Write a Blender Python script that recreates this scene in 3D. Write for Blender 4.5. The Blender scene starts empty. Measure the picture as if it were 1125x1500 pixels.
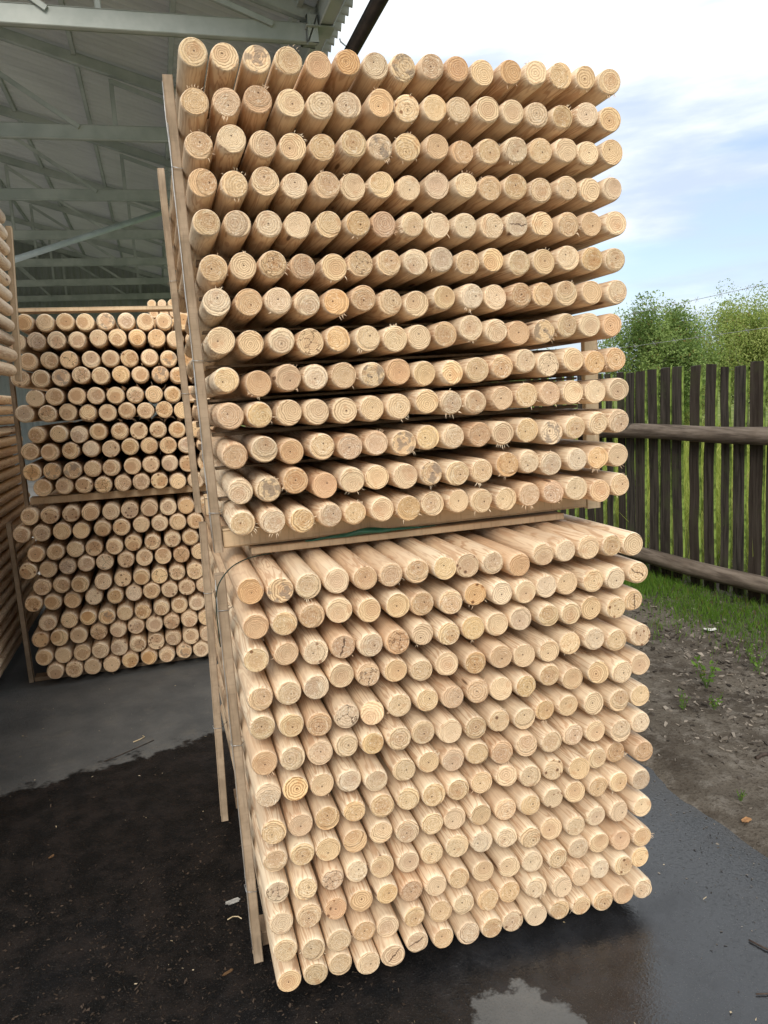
import bpy, math, random
import numpy as np
from mathutils import Vector, Matrix

SC = bpy.context.scene
COL = SC.collection
PI = math.pi

# ------------------------------------------------------------------ camera
cd = bpy.data.cameras.new("camera")
cam = bpy.data.objects.new("camera", cd)
COL.objects.link(cam)
_yaw, _pitch, _roll = 0.2736, -0.15163, -0.06151
_f = Vector((math.sin(_yaw)*math.cos(_pitch), math.cos(_yaw)*math.cos(_pitch), math.sin(_pitch)))
_r0 = Vector((math.cos(_yaw), -math.sin(_yaw), 0)); _u0 = _r0.cross(_f)
_r = _r0*math.cos(_roll)+_u0*math.sin(_roll); _u = -_r0*math.sin(_roll)+_u0*math.cos(_roll)
CAM = Vector((-0.7417, -2.0226, 1.6724))
cam.matrix_world = Matrix(((_r.x, _u.x, -_f.x, CAM.x), (_r.y, _u.y, -_f.y, CAM.y), (_r.z, _u.z, -_f.z, CAM.z), (0, 0, 0, 1)))
cd.sensor_fit = 'AUTO'; cd.sensor_width = 36.0; cd.lens = 36.0*1132.75/1500.0
cd.clip_start = 0.05; cd.clip_end = 3000
SC.camera = cam

# ------------------------------------------------------------------ sky, sun, exposure
SUN_EL, SUN_AZ = math.radians(35), math.radians(198)     # azimuth clockwise from +y: behind the camera, to its left
w = bpy.data.worlds.new("World"); SC.world = w; w.use_nodes = True
nt = w.node_tree; nt.nodes.clear()
def wn(t, **k):
    n = nt.nodes.new(t)
    for a, b in k.items(): setattr(n, a, b)
    return n
wo = wn('ShaderNodeOutputWorld'); bg = wn('ShaderNodeBackground'); bg.inputs['Strength'].default_value = 0.11
sky = wn('ShaderNodeTexSky', sky_type='NISHITA', sun_disc=False)
sky.sun_elevation = SUN_EL; sky.sun_rotation = SUN_AZ; sky.air_density = 1.0; sky.dust_density = 1.2; sky.ozone_density = 1.5
tc = wn('ShaderNodeTexCoord'); sep = wn('ShaderNodeSeparateXYZ'); nt.links.new(tc.outputs['Generated'], sep.inputs[0])
mp = wn('ShaderNodeMapping'); mp.inputs['Scale'].default_value = (2.2, 2.2, 11.0); mp.inputs['Location'].default_value = (0.7, 0.3, 0.35)
nt.links.new(tc.outputs['Generated'], mp.inputs['Vector'])
nz = wn('ShaderNodeTexNoise'); nz.inputs['Scale'].default_value = 1.6; nz.inputs['Detail'].default_value = 7; nz.inputs['Roughness'].default_value = 0.52; nz.inputs['Distortion'].default_value = 0.35
nt.links.new(mp.outputs[0], nz.inputs['Vector'])
el = wn('ShaderNodeMapRange'); el.inputs['From Min'].default_value = 0.10; el.inputs['From Max'].default_value = 0.42
el.inputs['To Min'].default_value = -0.06; el.inputs['To Max'].default_value = 0.42
nt.links.new(sep.outputs['Z'], el.inputs['Value'])
ad = wn('ShaderNodeMath', operation='ADD'); nt.links.new(nz.outputs['Fac'], ad.inputs[0]); nt.links.new(el.outputs[0], ad.inputs[1])
rp = wn('ShaderNodeMapRange', interpolation_type='SMOOTHSTEP'); rp.inputs['From Min'].default_value = 0.36; rp.inputs['From Max'].default_value = 0.70; rp.inputs['To Min'].default_value = 0.40
nt.links.new(ad.outputs[0], rp.inputs['Value'])
mxs = wn('ShaderNodeMix', data_type='RGBA'); nt.links.new(rp.outputs[0], mxs.inputs['Factor'])
nt.links.new(sky.outputs[0], mxs.inputs['A']); cl = wn('ShaderNodeMix', data_type='RGBA'); cl.inputs['A'].default_value = (3.9, 4.6, 5.9, 1); cl.inputs['B'].default_value = (6.6, 6.9, 7.2, 1)
ce = wn('ShaderNodeMapRange', interpolation_type='SMOOTHSTEP'); ce.inputs['From Min'].default_value = 0.06; ce.inputs['From Max'].default_value = 0.46
mp2 = wn('ShaderNodeMapping'); mp2.inputs['Scale'].default_value = (1.5, 1.5, 6.5); mp2.inputs['Location'].default_value = (4.1, 1.3, 2.2); nt.links.new(tc.outputs['Generated'], mp2.inputs['Vector'])
nz2 = wn('ShaderNodeTexNoise'); nz2.inputs['Scale'].default_value = 2.4; nz2.inputs['Detail'].default_value = 6; nz2.inputs['Roughness'].default_value = 0.55; nt.links.new(mp2.outputs[0], nz2.inputs['Vector'])
mr2 = wn('ShaderNodeMapRange'); mr2.inputs['From Min'].default_value = 0.3; mr2.inputs['From Max'].default_value = 0.7; mr2.inputs['To Min'].default_value = -0.26; mr2.inputs['To Max'].default_value = 0.26; nt.links.new(nz2.outputs['Fac'], mr2.inputs['Value'])
adz = wn('ShaderNodeMath', operation='ADD'); nt.links.new(sep.outputs['Z'], adz.inputs[0]); nt.links.new(mr2.outputs[0], adz.inputs[1])
nt.links.new(adz.outputs[0], ce.inputs['Value']); nt.links.new(ce.outputs[0], cl.inputs['Factor']); nt.links.new(cl.outputs['Result'], mxs.inputs['B'])
nt.links.new(mxs.outputs['Result'], bg.inputs['Color']); nt.links.new(bg.outputs[0], wo.inputs[0])
sl = bpy.data.lights.new("sun", 'SUN'); sl.energy = 2.0; sl.angle = math.radians(28); sl.color = (1.0, 0.93, 0.83)
sun = bpy.data.objects.new("sun", sl); COL.objects.link(sun)
sun.rotation_euler = (PI/2-SUN_EL, 0, PI-SUN_AZ)
SC.cycles.diffuse_bounces = 6
SC.view_settings.view_transform = 'Standard'; SC.view_settings.look = 'None'
SC.view_settings.exposure = 0.68; SC.view_settings.gamma = 1.0

# ------------------------------------------------------------------ helpers
class MB:
    """collects boxes, beams and tubes into one mesh; each face keeps a material slot"""
    def __init__(s): s.v = []; s.f = []; s.m = []; s.a = []
    def add(s, vs, fs, mi=0, a=None):
        k = len(s.v); s.v += [tuple(p) for p in vs]; s.f += [tuple(i+k for i in f) for f in fs]; s.m += [mi]*len(fs)
        s.a += [a or (0, 0, 0)]*len(vs)
    def beam(s, p, q, w, h, up=(0, 0, 1), mi=0, a=None, e=0.0):
        p = Vector(p); q = Vector(q); d = (q-p).normalized(); sd = d.cross(Vector(up)).normalized(); u = sd.cross(d)
        vs = []
        b = min(w, h)*0.08 if e == 0 else e
        for c in (p, q):
            for (i, j) in ((-1, -1), (1, -1), (1, 1), (-1, 1)):
                for (bi, bj) in (((1, 0), (0, 1)) if i*j > 0 else ((0, 1), (1, 0))):
                    vs.append(c+sd*(i*(w/2-b*bi))+u*(j*(h/2-b*bj)))
        fs = [tuple(range(7, -1, -1)), tuple(range(8, 16))]+[(k, (k+1) % 8, 8+(k+1) % 8, 8+k) for k in range(8)]
        s.add(vs, fs, mi, a)
    def box(s, x0, x1, y0, y1, z0, z1, mi=0, a=None):
        s.beam(((x0+x1)/2, y0, (z0+z1)/2), ((x0+x1)/2, y1, (z0+z1)/2), x1-x0, z1-z0, mi=mi, a=a)
    def tube(s, pts, r, n=8, mi=0, a=None, cap=True):
        pts = [Vector(p) for p in pts]; rr = r if isinstance(r, (list, tuple)) else [r]*len(pts)
        vs = []; fs = []; ref = None
        for i, p in enumerate(pts):
            d = (pts[min(i+1, len(pts)-1)]-pts[max(i-1, 0)]).normalized()
            if ref is None: ref = d.orthogonal().normalized()
            ref = (ref-d*ref.dot(d)).normalized(); b = d.cross(ref)
            for k in range(n):
                t = 2*PI*k/n; vs.append(p+(ref*math.cos(t)+b*math.sin(t))*rr[i])
        for i in range(len(pts)-1):
            for k in range(n): fs.append((i*n+k, i*n+(k+1) % n, (i+1)*n+(k+1) % n, (i+1)*n+k))
        if cap: fs += [tuple(range(n-1, -1, -1)), tuple(range((len(pts)-1)*n, len(pts)*n))]
        s.add(vs, fs, mi, a)
    def build(s, name, mats, parent=None, smooth=False, attr=None):
        me = bpy.data.meshes.new(name); me.from_pydata(s.v, [], s.f)
        for m in (mats if isinstance(mats, (list, tuple)) else [mats]): me.materials.append(m)
        me.polygons.foreach_set('material_index', s.m)
        if smooth: me.polygons.foreach_set('use_smooth', [True]*len(s.f))
        if attr:
            at = me.attributes.new(attr, 'FLOAT_VECTOR', 'POINT'); at.data.foreach_set('vector', np.array(s.a, 'f').ravel())
        me.update()
        o = bpy.data.objects.new(name, me); COL.objects.link(o)
        if parent: o.parent = parent
        return o
def rebase(o, p):
    """puts a mesh object's origin at p without moving it"""
    p = Vector(p); o.data.transform(Matrix.Translation(-p)); o.location = p; return o
def tag(o, label=None, cat=None, group=None, kind=None):
    if label: o['label'] = label
    if cat: o['category'] = cat
    if group: o['group'] = group
    if kind: o['kind'] = kind
    return o
def empty(name, loc=(0, 0, 0)):
    o = bpy.data.objects.new(name, None); o.location = loc; o.empty_display_size = 0.1; COL.objects.link(o); return o

class NT:
    """small builder for node materials"""
    def __init__(s, name, rough=0.7, spec=0.3):
        s.mat = bpy.data.materials.new(name); s.mat.use_nodes = True; s.nt = s.mat.node_tree
        s.b = s.nt.nodes['Principled BSDF']; s.b.inputs['Roughness'].default_value = rough; s.b.inputs['Specular IOR Level'].default_value = spec
    def n(s, t, **k):
        x = s.nt.nodes.new(t)
        for a, b in k.items(): setattr(x, a, b)
        return x
    def put(s, sock, v):
        if hasattr(v, 'is_linked') or hasattr(v, 'links'): s.nt.links.new(v, sock)
        elif isinstance(v, (tuple, list)) and len(v) == 3 and len(sock.default_value) == 4: sock.default_value = (*v, 1)
        else: sock.default_value = v
    def M(s, op, a, b=0.0, c=0.0, clamp=False):
        x = s.n('ShaderNodeMath', operation=op, use_clamp=clamp)
        for i, v in enumerate((a, b, c)): s.put(x.inputs[i], v)
        return x.outputs[0]
    def V(s, op, a, b=(0, 0, 0)):
        x = s.n('ShaderNodeVectorMath', operation=op); s.put(x.inputs[0], a); s.put(x.inputs[1], b); return x.outputs[0]
    def length(s, v):
        x = s.n('ShaderNodeVectorMath', operation='LENGTH'); s.put(x.inputs[0], v); return x.outputs['Value']
    def mul(s, v, k):
        x = s.n('ShaderNodeVectorMath', operation='MULTIPLY'); s.put(x.inputs[0], v); s.put(x.inputs[1], k); return x.outputs[0]
    def xyz(s, v):
        x = s.n('ShaderNodeSeparateXYZ'); s.put(x.inputs[0], v); return x.outputs
    def comb(s, x, y, z):
        c = s.n('ShaderNodeCombineXYZ')
        for i, v in enumerate((x, y, z)): s.put(c.inputs[i], v)
        return c.outputs[0]
    def noise(s, v, scale, detail=3, rough=0.5, dist=0.0, out='Fac'):
        x = s.n('ShaderNodeTexNoise'); s.put(x.inputs['Vector'], v); x.inputs['Scale'].default_value = scale
        x.inputs['Detail'].default_value = detail; x.inputs['Roughness'].default_value = rough; x.inputs['Distortion'].default_value = dist
        return x.outputs[out]
    def voro(s, v, scale, feature='F1', out='Distance'):
        x = s.n('ShaderNodeTexVoronoi', feature=feature); s.put(x.inputs['Vector'], v); x.inputs['Scale'].default_value = scale; return x.outputs[out]
    def step(s, v, a, b, lo=0.0, hi=1.0):
        x = s.n('ShaderNodeMapRange', interpolation_type='SMOOTHSTEP'); s.put(x.inputs['Value'], v)
        for k, q in (('From Min', a), ('From Max', b), ('To Min', lo), ('To Max', hi)): s.put(x.inputs[k], q)
        return x.outputs[0]
    def mix(s, f, a, b, blend='MIX'):
        x = s.n('ShaderNodeMix', data_type='RGBA', blend_type=blend); s.put(x.inputs['Factor'], f)
        s.put(x.inputs['A'], a); s.put(x.inputs['B'], b); return x.outputs['Result']
    def attr(s, name):
        return s.n('ShaderNodeAttribute', attribute_type='GEOMETRY', attribute_name=name).outputs['Vector']
    def obj(s): return s.n('ShaderNodeTexCoord').outputs['Object']
    def pos(s): return s.n('ShaderNodeNewGeometry').outputs['Position']
    def bump(s, h, strength=0.3, dist=0.01):
        x = s.n('ShaderNodeBump'); s.put(x.inputs['Strength'], strength); x.inputs['Distance'].default_value = dist
        s.put(x.inputs['Height'], h); s.nt.links.new(x.outputs[0], s.b.inputs['Normal'])
    def base(s, c): s.put(s.b.inputs['Base Color'], c)
    def rough(s, v): s.put(s.b.inputs['Roughness'], v)

# ------------------------------------------------------------------ materials
def mat_end(name, fresh=1.0, hk=0.38, hc=(0.47, 0.255, 0.135), h0=0.44):
    m = NT(name, 0.78, 0.25)
    pc = m.attr('pc'); pr = m.xyz(m.attr('prm')); tint, seed, mark = pr[0], pr[1], pr[2]
    so = m.comb(m.M('MULTIPLY', seed, 37.0), m.M('MULTIPLY', seed, 91.0), m.M('MULTIPLY', seed, 53.0))
    q = m.xyz(pc); flat = m.comb(q[0], q[1], 0.0); fs = m.V('ADD', flat, so)
    n1 = m.noise(fs, 2.4, 3, 0.55)
    d = m.length(flat)
    dw = m.M('ADD', d, m.M('MULTIPLY', m.M('SUBTRACT', n1, 0.5), 0.34))
    # growth rings: light early wood, thin darker late wood; ring width changes outward and from post to post
    fr = m.M('MULTIPLY_ADD', m.step(m.noise(so, 1.0, 0), 0.3, 0.7), 5.0, 5.0)
    ph = m.M('FRACT', m.M('MULTIPLY', m.M('POWER', dw, 0.85), fr))
    late = m.M('MULTIPLY', m.step(ph, 0.30, 0.85), m.step(ph, 1.0, 0.90))
    fuzz = m.noise(fs, 8.5, 5, 0.78, 0.5); fine = m.noise(fs, 24.0, 3, 0.7); arc = m.noise(m.comb(m.M('MULTIPLY', dw, 14.0), m.M('MULTIPLY', m.M('ARCTAN2', q[1], q[0]), 1.1), m.M('MULTIPLY', seed, 99.0)), 1.0, 4, 0.7)
    fzz = m.M('MULTIPLY', m.step(m.noise(so, 1.7, 0), 0.36, 0.60), m.step(d, 1.0, 0.82))   # how ragged this saw cut is
    pale = m.mix(tint, (0.78, 0.58, 0.345), (0.62, 0.38, 0.20)); dark = m.mix(tint, (0.36, 0.215, 0.115), (0.33, 0.15, 0.07))
    ringk = m.M('MULTIPLY', late, m.M('SUBTRACT', m.M('MULTIPLY_ADD', m.noise(so, 5.3, 0), 0.8, 0.26), m.M('MULTIPLY', fzz, 0.25)))
    c = m.mix(ringk, pale, dark)
    heart = m.M('MULTIPLY', m.step(dw, 0.66, 0.50), m.step(m.noise(so, 2.3, 0), h0, h0+0.16))
    c = m.mix(m.M('MULTIPLY', heart, hk), c, hc)
    rag = m.M('MULTIPLY_ADD', fuzz, 0.55, m.M('MULTIPLY', arc, 0.45))
    c = m.mix(m.M('MULTIPLY', m.step(rag, 0.52, 0.62), m.M('MULTIPLY_ADD', fzz, 0.70, 0.22)), c, m.mix(tint, (0.33, 0.185, 0.085), (0.31, 0.13, 0.055)))
    c = m.mix(m.M('MULTIPLY', m.step(rag, 0.49, 0.38), m.M('MULTIPLY_ADD', fzz, 0.70, 0.15)), c, (0.86, 0.74, 0.56))
    c = m.mix(m.M('MULTIPLY', m.step(fine, 0.56, 0.68), 0.40), c, (0.27, 0.15, 0.075))
    rimk = m.M('MULTIPLY', m.M('MULTIPLY', m.step(dw, 0.80, 0.86), m.step(dw, 0.93, 0.88)), m.step(m.noise(so, 6.1, 0), 0.35, 0.65))
    c = m.mix(m.M('MULTIPLY', rimk, 0.55), c, (0.25, 0.14, 0.07))
    pk = m.step(m.noise(so, 7.7, 0), 0.40, 0.52)
    c = m.mix(m.M('MULTIPLY', m.step(d, 0.078, 0.045), m.M('MULTIPLY', pk, 0.9)), c, (0.10, 0.045, 0.02))
    # marks: 1 star checks, 2 knots, 3 grey stain, 4 one crack
    def is_(k): return m.M('COMPARE', mark, float(k), 0.25)
    ang = m.M('ARCTAN2', q[1], q[0]); aw = m.M('ADD', m.M('MULTIPLY_ADD', seed, 6.28, ang), m.M('MULTIPLY', m.M('SUBTRACT', m.noise(fs, 1.6, 4, 0.6), 0.5), 3.2))
    star = m.M('MULTIPLY', m.step(m.M('COSINE', m.M('MULTIPLY', aw, m.M('ROUND', m.M('MULTIPLY_ADD', m.noise(so, 9.1, 0), 5.0, 1.6)))), m.M('MULTIPLY_ADD', m.noise(fs, 2.0, 2), 0.25, 0.80), 0.992), m.step(d, 0.95, 0.85))
    c = m.mix(m.M('MULTIPLY', m.M('MULTIPLY', star, is_(1)), 0.85), c, (0.13, 0.065, 0.028))
    kn = m.voro(fs, 1.75); knm = m.M('MULTIPLY', m.step(kn, 0.30, 0.22), m.step(d, 0.30, 0.42))
    c = m.mix(m.M('MULTIPLY', m.M('MULTIPLY', knm, is_(2)), 0.85), c, m.mix(m.step(kn, 0.10, 0.20), (0.07, 0.035, 0.02), (0.27, 0.12, 0.05)))
    st = m.step(m.noise(fs, 1.5, 3, 0.6), 0.50, 0.58)
    c = m.mix(m.M('MULTIPLY', m.M('MULTIPLY', st, is_(3)), 0.72), c, (0.235, 0.175, 0.13))
    ln2 = m.M('ABSOLUTE', m.M('ADD', m.M('ADD', m.M('MULTIPLY', q[0], m.M('COSINE', m.M('MULTIPLY', seed, 40.0))), m.M('MULTIPLY', q[1], m.M('SINE', m.M('MULTIPLY', seed, 40.0)))), m.M('MULTIPLY', m.M('SUBTRACT', n1, 0.5), 0.5)))
    cr = m.M('MULTIPLY', m.step(ln2, 0.075, 0.03), m.step(d, 0.80, 0.6))
    c = m.mix(m.M('MULTIPLY', m.M('MULTIPLY', cr, is_(4)), 0.88), c, (0.10, 0.05, 0.025))
    # knot rim stains at random posts
    c = m.mix(m.M('MULTIPLY', m.step(m.noise(m.V('ADD', flat, m.mul(so, (1.7, 1.7, 1.7))), 1.1, 2), 0.60, 0.70), 0.45), c, (0.50, 0.27, 0.13))
    hv = m.n('ShaderNodeHueSaturation'); m.put(hv.inputs['Color'], c); m.put(hv.inputs['Value'], m.M('MULTIPLY_ADD', m.noise(so, 3.3, 0), 0.5, 0.76*fresh)); m.put(hv.inputs['Saturation'], m.M('MULTIPLY_ADD', m.noise(so, 4.1, 0), 0.5, 0.72))
    m.base(hv.outputs[0])
    h = m.M('ADD', m.M('MULTIPLY', rag, m.M('MULTIPLY_ADD', fzz, 2.6, 0.8)), m.M('MULTIPLY', late, 0.45))
    m.bump(h, 0.8, 0.0026)
    return m.mat
def mat_side(name, k=1.0):
    m = NT(name, 0.55, 0.3)
    pc = m.xyz(m.attr('pc')); pr = m.xyz(m.attr('prm')); tint, seed = pr[0], pr[1]
    so = m.comb(m.M('MULTIPLY', seed, 71.0), m.M('MULTIPLY', seed, 33.0), m.M('MULTIPLY', seed, 57.0))
    v = m.V('ADD', m.comb(pc[0], pc[1], m.M('MULTIPLY', pc[2], 2.2)), so)
    big = m.noise(v, 1.25, 2, 0.5, 0.5)
    band = m.M('SINE', m.M('MULTIPLY', big, 46.0))
    grain = m.noise(m.mul(v, (14, 14, 1.1)), 1.0, 3, 0.6)
    c = m.mix(tint, (0.80, 0.64, 0.435), (0.64, 0.43, 0.25))
    c = m.mix(m.M('MULTIPLY', m.step(band, 0.0, 0.95), m.M('MULTIPLY_ADD', m.step(m.noise(v, 0.45, 1), 0.4, 0.6), 0.50, 0.34)), c, m.mix(tint, (0.54, 0.345, 0.195), (0.44, 0.225, 0.105)))
    c = m.mix(m.M('MULTIPLY', m.step(grain, 0.5, 0.7), 0.35), c, (0.47, 0.31, 0.185))
    c = m.mix(m.M('MULTIPLY', m.step(m.noise(v, 0.9, 3), 0.52, 0.68), 0.40), c, (0.50, 0.325, 0.19))
    kn = m.voro(m.mul(v, (0.62, 0.62, 1.3)), 1.0); knot = m.step(kn, 0.115, 0.07)
    c = m.mix(m.M('MULTIPLY', m.step(kn, 0.20, 0.10), 0.35), c, (0.42, 0.22, 0.10))
    c = m.mix(m.M('MULTIPLY', knot, 0.85), c, (0.12, 0.06, 0.03))
    hv = m.n('ShaderNodeHueSaturation'); m.put(hv.inputs['Color'], c); m.put(hv.inputs['Value'], m.M('MULTIPLY_ADD', m.noise(so, 3.7, 0), 0.36, 0.82*k)); hv.inputs['Saturation'].default_value = 0.92
    m.base(hv.outputs[0]); m.bump(m.M('ADD', grain, m.M('MULTIPLY', band, 0.25)), 0.25, 0.0012)
    return m.mat
def mat_board(name, a, b, scale=1.0):
    """sawn softwood; the grain follows the longest side through the attribute pc"""
    m = NT(name, 0.75, 0.2)
    p = m.obj(); g = m.noise(m.mul(p, (9, 9, 9)), scale, 4, 0.6); s = m.noise(m.mul(p, (120, 120, 14)), scale, 2, 0.6)
    s2 = m.noise(m.mul(p, (14, 120, 120)), scale, 2, 0.6)
    c = m.mix(m.step(g, 0.35, 0.68), a, b)
    c = m.mix(m.M('MULTIPLY', m.step(s, 0.52, 0.7), 0.35), c, tuple(x*0.6 for x in a)); c = m.mix(m.M('MULTIPLY', m.step(s2, 0.55, 0.72), 0.25), c, tuple(x*0.65 for x in a))
    kn = m.voro(m.mul(p, (5, 5, 5)), 1.0); c = m.mix(m.M('MULTIPLY', m.step(kn, 0.085, 0.05), 0.8), c, tuple(x*0.25 for x in a))
    m.base(c); m.bump(s, 0.3, 0.001); return m.mat
END = mat_end('sawn_pine_end'); SIDE = mat_side('peeled_pine')
END2 = mat_end('aged_pine_end', 1.28, 0.75, (0.44, 0.245, 0.12), 0.30); SIDE2 = mat_side('aged_peeled_pine', 1.0)
BATT = mat_board('grey_brown_batten', (0.25, 0.19, 0.13), (0.38, 0.295, 0.21))
BOARD = mat_board('pale_board', (0.50, 0.37, 0.235), (0.60, 0.46, 0.30))
DARKB = mat_board('old_bearer', (0.20, 0.14, 0.09), (0.30, 0.215, 0.14))
def mat_plain(name, c1, c2, scale, rough=0.5, spec=0.3, metal=0.0, bs=0.0):
    m = NT(name, rough, spec); n = m.noise(m.obj(), scale, 4, 0.6); m.base(m.mix(m.step(n, 0.35, 0.65), c1, c2))
    m.b.inputs['Metallic'].default_value = metal
    if bs: m.bump(n, bs, 0.004)
    return m.mat
WIRE = mat_plain('galvanised_wire', (0.42, 0.43, 0.43), (0.58, 0.58, 0.57), 30, 0.4, 0.5, 0.7)
GREEN = mat_plain('green_plastic', (0.012, 0.09, 0.06), (0.02, 0.13, 0.085), 14, 0.28, 0.5)
CORD = mat_plain('dark_cord', (0.008, 0.022, 0.017), (0.015, 0.035, 0.027), 30, 0.5)
STEEL = mat_plain('galvanised_steel', (0.36, 0.39, 0.365), (0.47, 0.495, 0.465), 2.2, 0.55, 0.4, 0.1)
STEEL_L = mat_plain('pale_steel', (0.48, 0.54, 0.56), (0.58, 0.64, 0.66), 3, 0.5, 0.4, 0.2)
GUTTER = mat_plain('dark_gutter', (0.018, 0.014, 0.013), (0.035, 0.026, 0.022), 6, 0.35, 0.45)
def mat_sheet(name, a, b, rib_shade=0.0):
    m = NT(name, 0.6, 0.3); p = m.obj(); n = m.noise(p, 0.9, 4, 0.6); st = m.noise(m.mul(p, (0.5, 9, 0.5)), 1.0, 3, 0.6)
    c = m.mix(m.step(n, 0.3, 0.7), a, b); c = m.mix(m.M('MULTIPLY', m.step(st, 0.5, 0.75), 0.4), c, tuple(x*0.6 for x in a))
    if rib_shade:      # shade of the corrugations painted in as darker stripes, pitch 0.177 m
        gv = m.M('COSINE', m.M('MULTIPLY', m.xyz(p)[1], 2*PI/0.177)); c = m.mix(m.M('MULTIPLY', m.step(gv, -0.2, 0.9), m.M('MULTIPLY_ADD', n, 0.5, rib_shade-0.25)), c, tuple(x*0.45 for x in a))
    m.base(c); return m.mat
def roof_mat():
    mt = mat_sheet('translucent_roof_sheet', (0.66, 0.65, 0.625), (0.78, 0.77, 0.74), 0.55); t = mt.node_tree; bsdf = t.nodes['Principled BSDF']; tr = t.nodes.new('ShaderNodeBsdfTranslucent'); tr.inputs['Color'].default_value = (0.60, 0.60, 0.57, 1)
    mx = t.nodes.new('ShaderNodeMixShader'); mx.inputs[0].default_value = 0.36; t.links.new(bsdf.outputs[0], mx.inputs[1]); t.links.new(tr.outputs[0], mx.inputs[2]); t.links.new(mx.outputs[0], t.nodes['Material Output'].inputs['Surface']); return mt  # translucency added to brighten the underside of the roof
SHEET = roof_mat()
WALLM = mat_sheet('wall_cladding', (0.26, 0.28, 0.26), (0.34, 0.36, 0.33))

# ------------------------------------------------------------------ ground, asphalt, earth
def grid(name, xs, ys, zf, mat, smooth=True):
    nx, ny = len(xs), len(ys)
    X, Y = np.meshgrid(xs, ys); Z = zf(X, Y)
    vs = np.stack([X, Y, Z], -1).reshape(-1, 3)
    fs = [(j*nx+i, j*nx+i+1, (j+1)*nx+i+1, (j+1)*nx+i) for j in range(ny-1) for i in range(nx-1)]
    me = bpy.data.meshes.new(name); me.from_pydata(vs.tolist(), [], fs); me.materials.append(mat)
    me.polygons.foreach_set('use_smooth', [smooth]*len(fs)); me.update()
    o = bpy.data.objects.new(name, me); COL.objects.link(o); return o
_rng = np.random.default_rng(5)
_wv = [(_rng.uniform(-1, 1, 2)*k, _rng.uniform(0, 6.28), 1.0/abs(k)**0.9) for k in (1.1, 1.7, 2.6, 4.1, 6.3, 9.7, 14, 21, 30) for _ in range(4)]
def fbm(X, Y):
    Z = 0*X
    for (kx, ky), ph, a in _wv: Z = Z+a*np.sin(X*kx*1.6+Y*ky*1.6+ph)
    return Z/6.0
def asphalt_mat():
    m = NT('wet_asphalt', 0.4, 0.5); p = m.pos(); q = m.xyz(p)
    n1 = m.noise(p, 2.3, 5, 0.62); n2 = m.noise(p, 9.0, 5, 0.65); fine = m.noise(p, 160.0, 3, 0.7); agg = m.voro(p, 95.0)
    edge = m.M('ADD', m.M('SUBTRACT', q[1], m.M('MULTIPLY_ADD', q[0], 0.31, 2.06)), m.M('ADD', m.M('MULTIPLY', m.M('SUBTRACT', n1, 0.5), 0.75), m.M('MULTIPLY', m.M('SUBTRACT', n2, 0.5), 0.16)))
    dry = m.M('MULTIPLY', m.step(edge, -0.02, 0.03), m.step(q[0], 0.75, 0.35))
    # a small dry patch left in the wet
    dx = m.M('SUBTRACT', q[0], 0.035); dy = m.M('SUBTRACT', q[1], -0.40)
    pr = m.M('SQRT', m.M('ADD', m.M('MULTIPLY', dx, dx), m.M('MULTIPLY', m.M('MULTIPLY', dy, dy), 0.6)))
    patch = m.step(m.M('ADD', pr, m.M('MULTIPLY', m.M('SUBTRACT', n2, 0.5), 0.22)), 0.152, 0.130)
    dry = m.M('MAXIMUM', dry, patch)
    dryc = m.mix(m.step(n1, 0.3, 0.7), (0.070, 0.071, 0.070), (0.118, 0.116, 0.110))
    dryc = m.mix(m.M('MULTIPLY', m.step(n2, 0.52, 0.72), 0.5), dryc, (0.135, 0.125, 0.108))
    dryc = m.mix(m.M('MULTIPLY', m.step(fine, 0.5, 0.72), 0.45), dryc, (0.045, 0.045, 0.045))
    wetc = m.mix(m.step(n2, 0.3, 0.7), (0.010, 0.011, 0.013), (0.020, 0.0215, 0.025))
    muddy = m.M('MULTIPLY', m.step(q[0], 0.2, -0.35), m.step(n1, 0.20, 0.55, 0.6, 1.0))
    wetc = m.mix(m.M('MULTIPLY', muddy, 0.8), wetc, m.mix(m.step(n2, 0.4, 0.65), (0.005, 0.0045, 0.004), (0.017, 0.0125, 0.010)))
    spk = m.noise(p, 210.0, 2, 0.6); grit = m.voro(p, 140.0)
    wetc = m.mix(m.M('MULTIPLY', m.step(spk, 0.60, 0.70), 0.8), wetc, (0.055, 0.052, 0.048))
    wetc = m.mix(m.M('MULTIPLY', m.step(q[0], 0.80, 1.15), m.M('MULTIPLY', m.step(n1, 0.38, 0.62), 0.7)), wetc, (0.034, 0.029, 0.024))
    m.base(m.mix(dry, wetc, dryc))
    r = m.M('MULTIPLY_ADD', m.step(n2, 0.3, 0.75), 0.14, 0.10)
    r = m.M('ADD', r, m.M('MULTIPLY', m.step(q[0], 0.30, -0.4), 0.34))
    r = m.M('ADD', r, m.M('MULTIPLY', m.step(n1, 0.50, 0.66), 0.12)); r = m.M('ADD', r, m.M('MULTIPLY', m.step(m.noise(p, 5.0, 6, 0.7), 0.52, 0.60), 0.08))
    m.rough(m.M('MULTIPLY_ADD', dry, m.M('SUBTRACT', 0.92, r), r))
    lump = m.M('MULTIPLY', m.step(m.noise(p, 75.0, 4, 0.7), 0.52, 0.75), 0.8)
    m.bump(m.M('ADD', m.M('ADD', m.M('MULTIPLY', fine, 0.50), m.M('MULTIPLY_ADD', agg, 0.30, m.M('MULTIPLY', grit, m.step(q[0], -0.2, 0.5, 0.0, 0.55)))), m.M('ADD', lump, m.M('MULTIPLY', n2, m.step(q[0], 0.4, -0.4, 0.25, 1.6)))), m.M('MULTIPLY_ADD', m.step(q[0], 0.35, -0.3), 0.50, 0.17), 0.004)
    m.b.inputs['IOR'].default_value = 1.42
    m.put(m.b.inputs['Specular IOR Level'], m.M('SUBTRACT', 1.0, m.M('MULTIPLY', m.step(q[0], 0.35, -0.5), 0.90)))
    return m.mat
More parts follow.
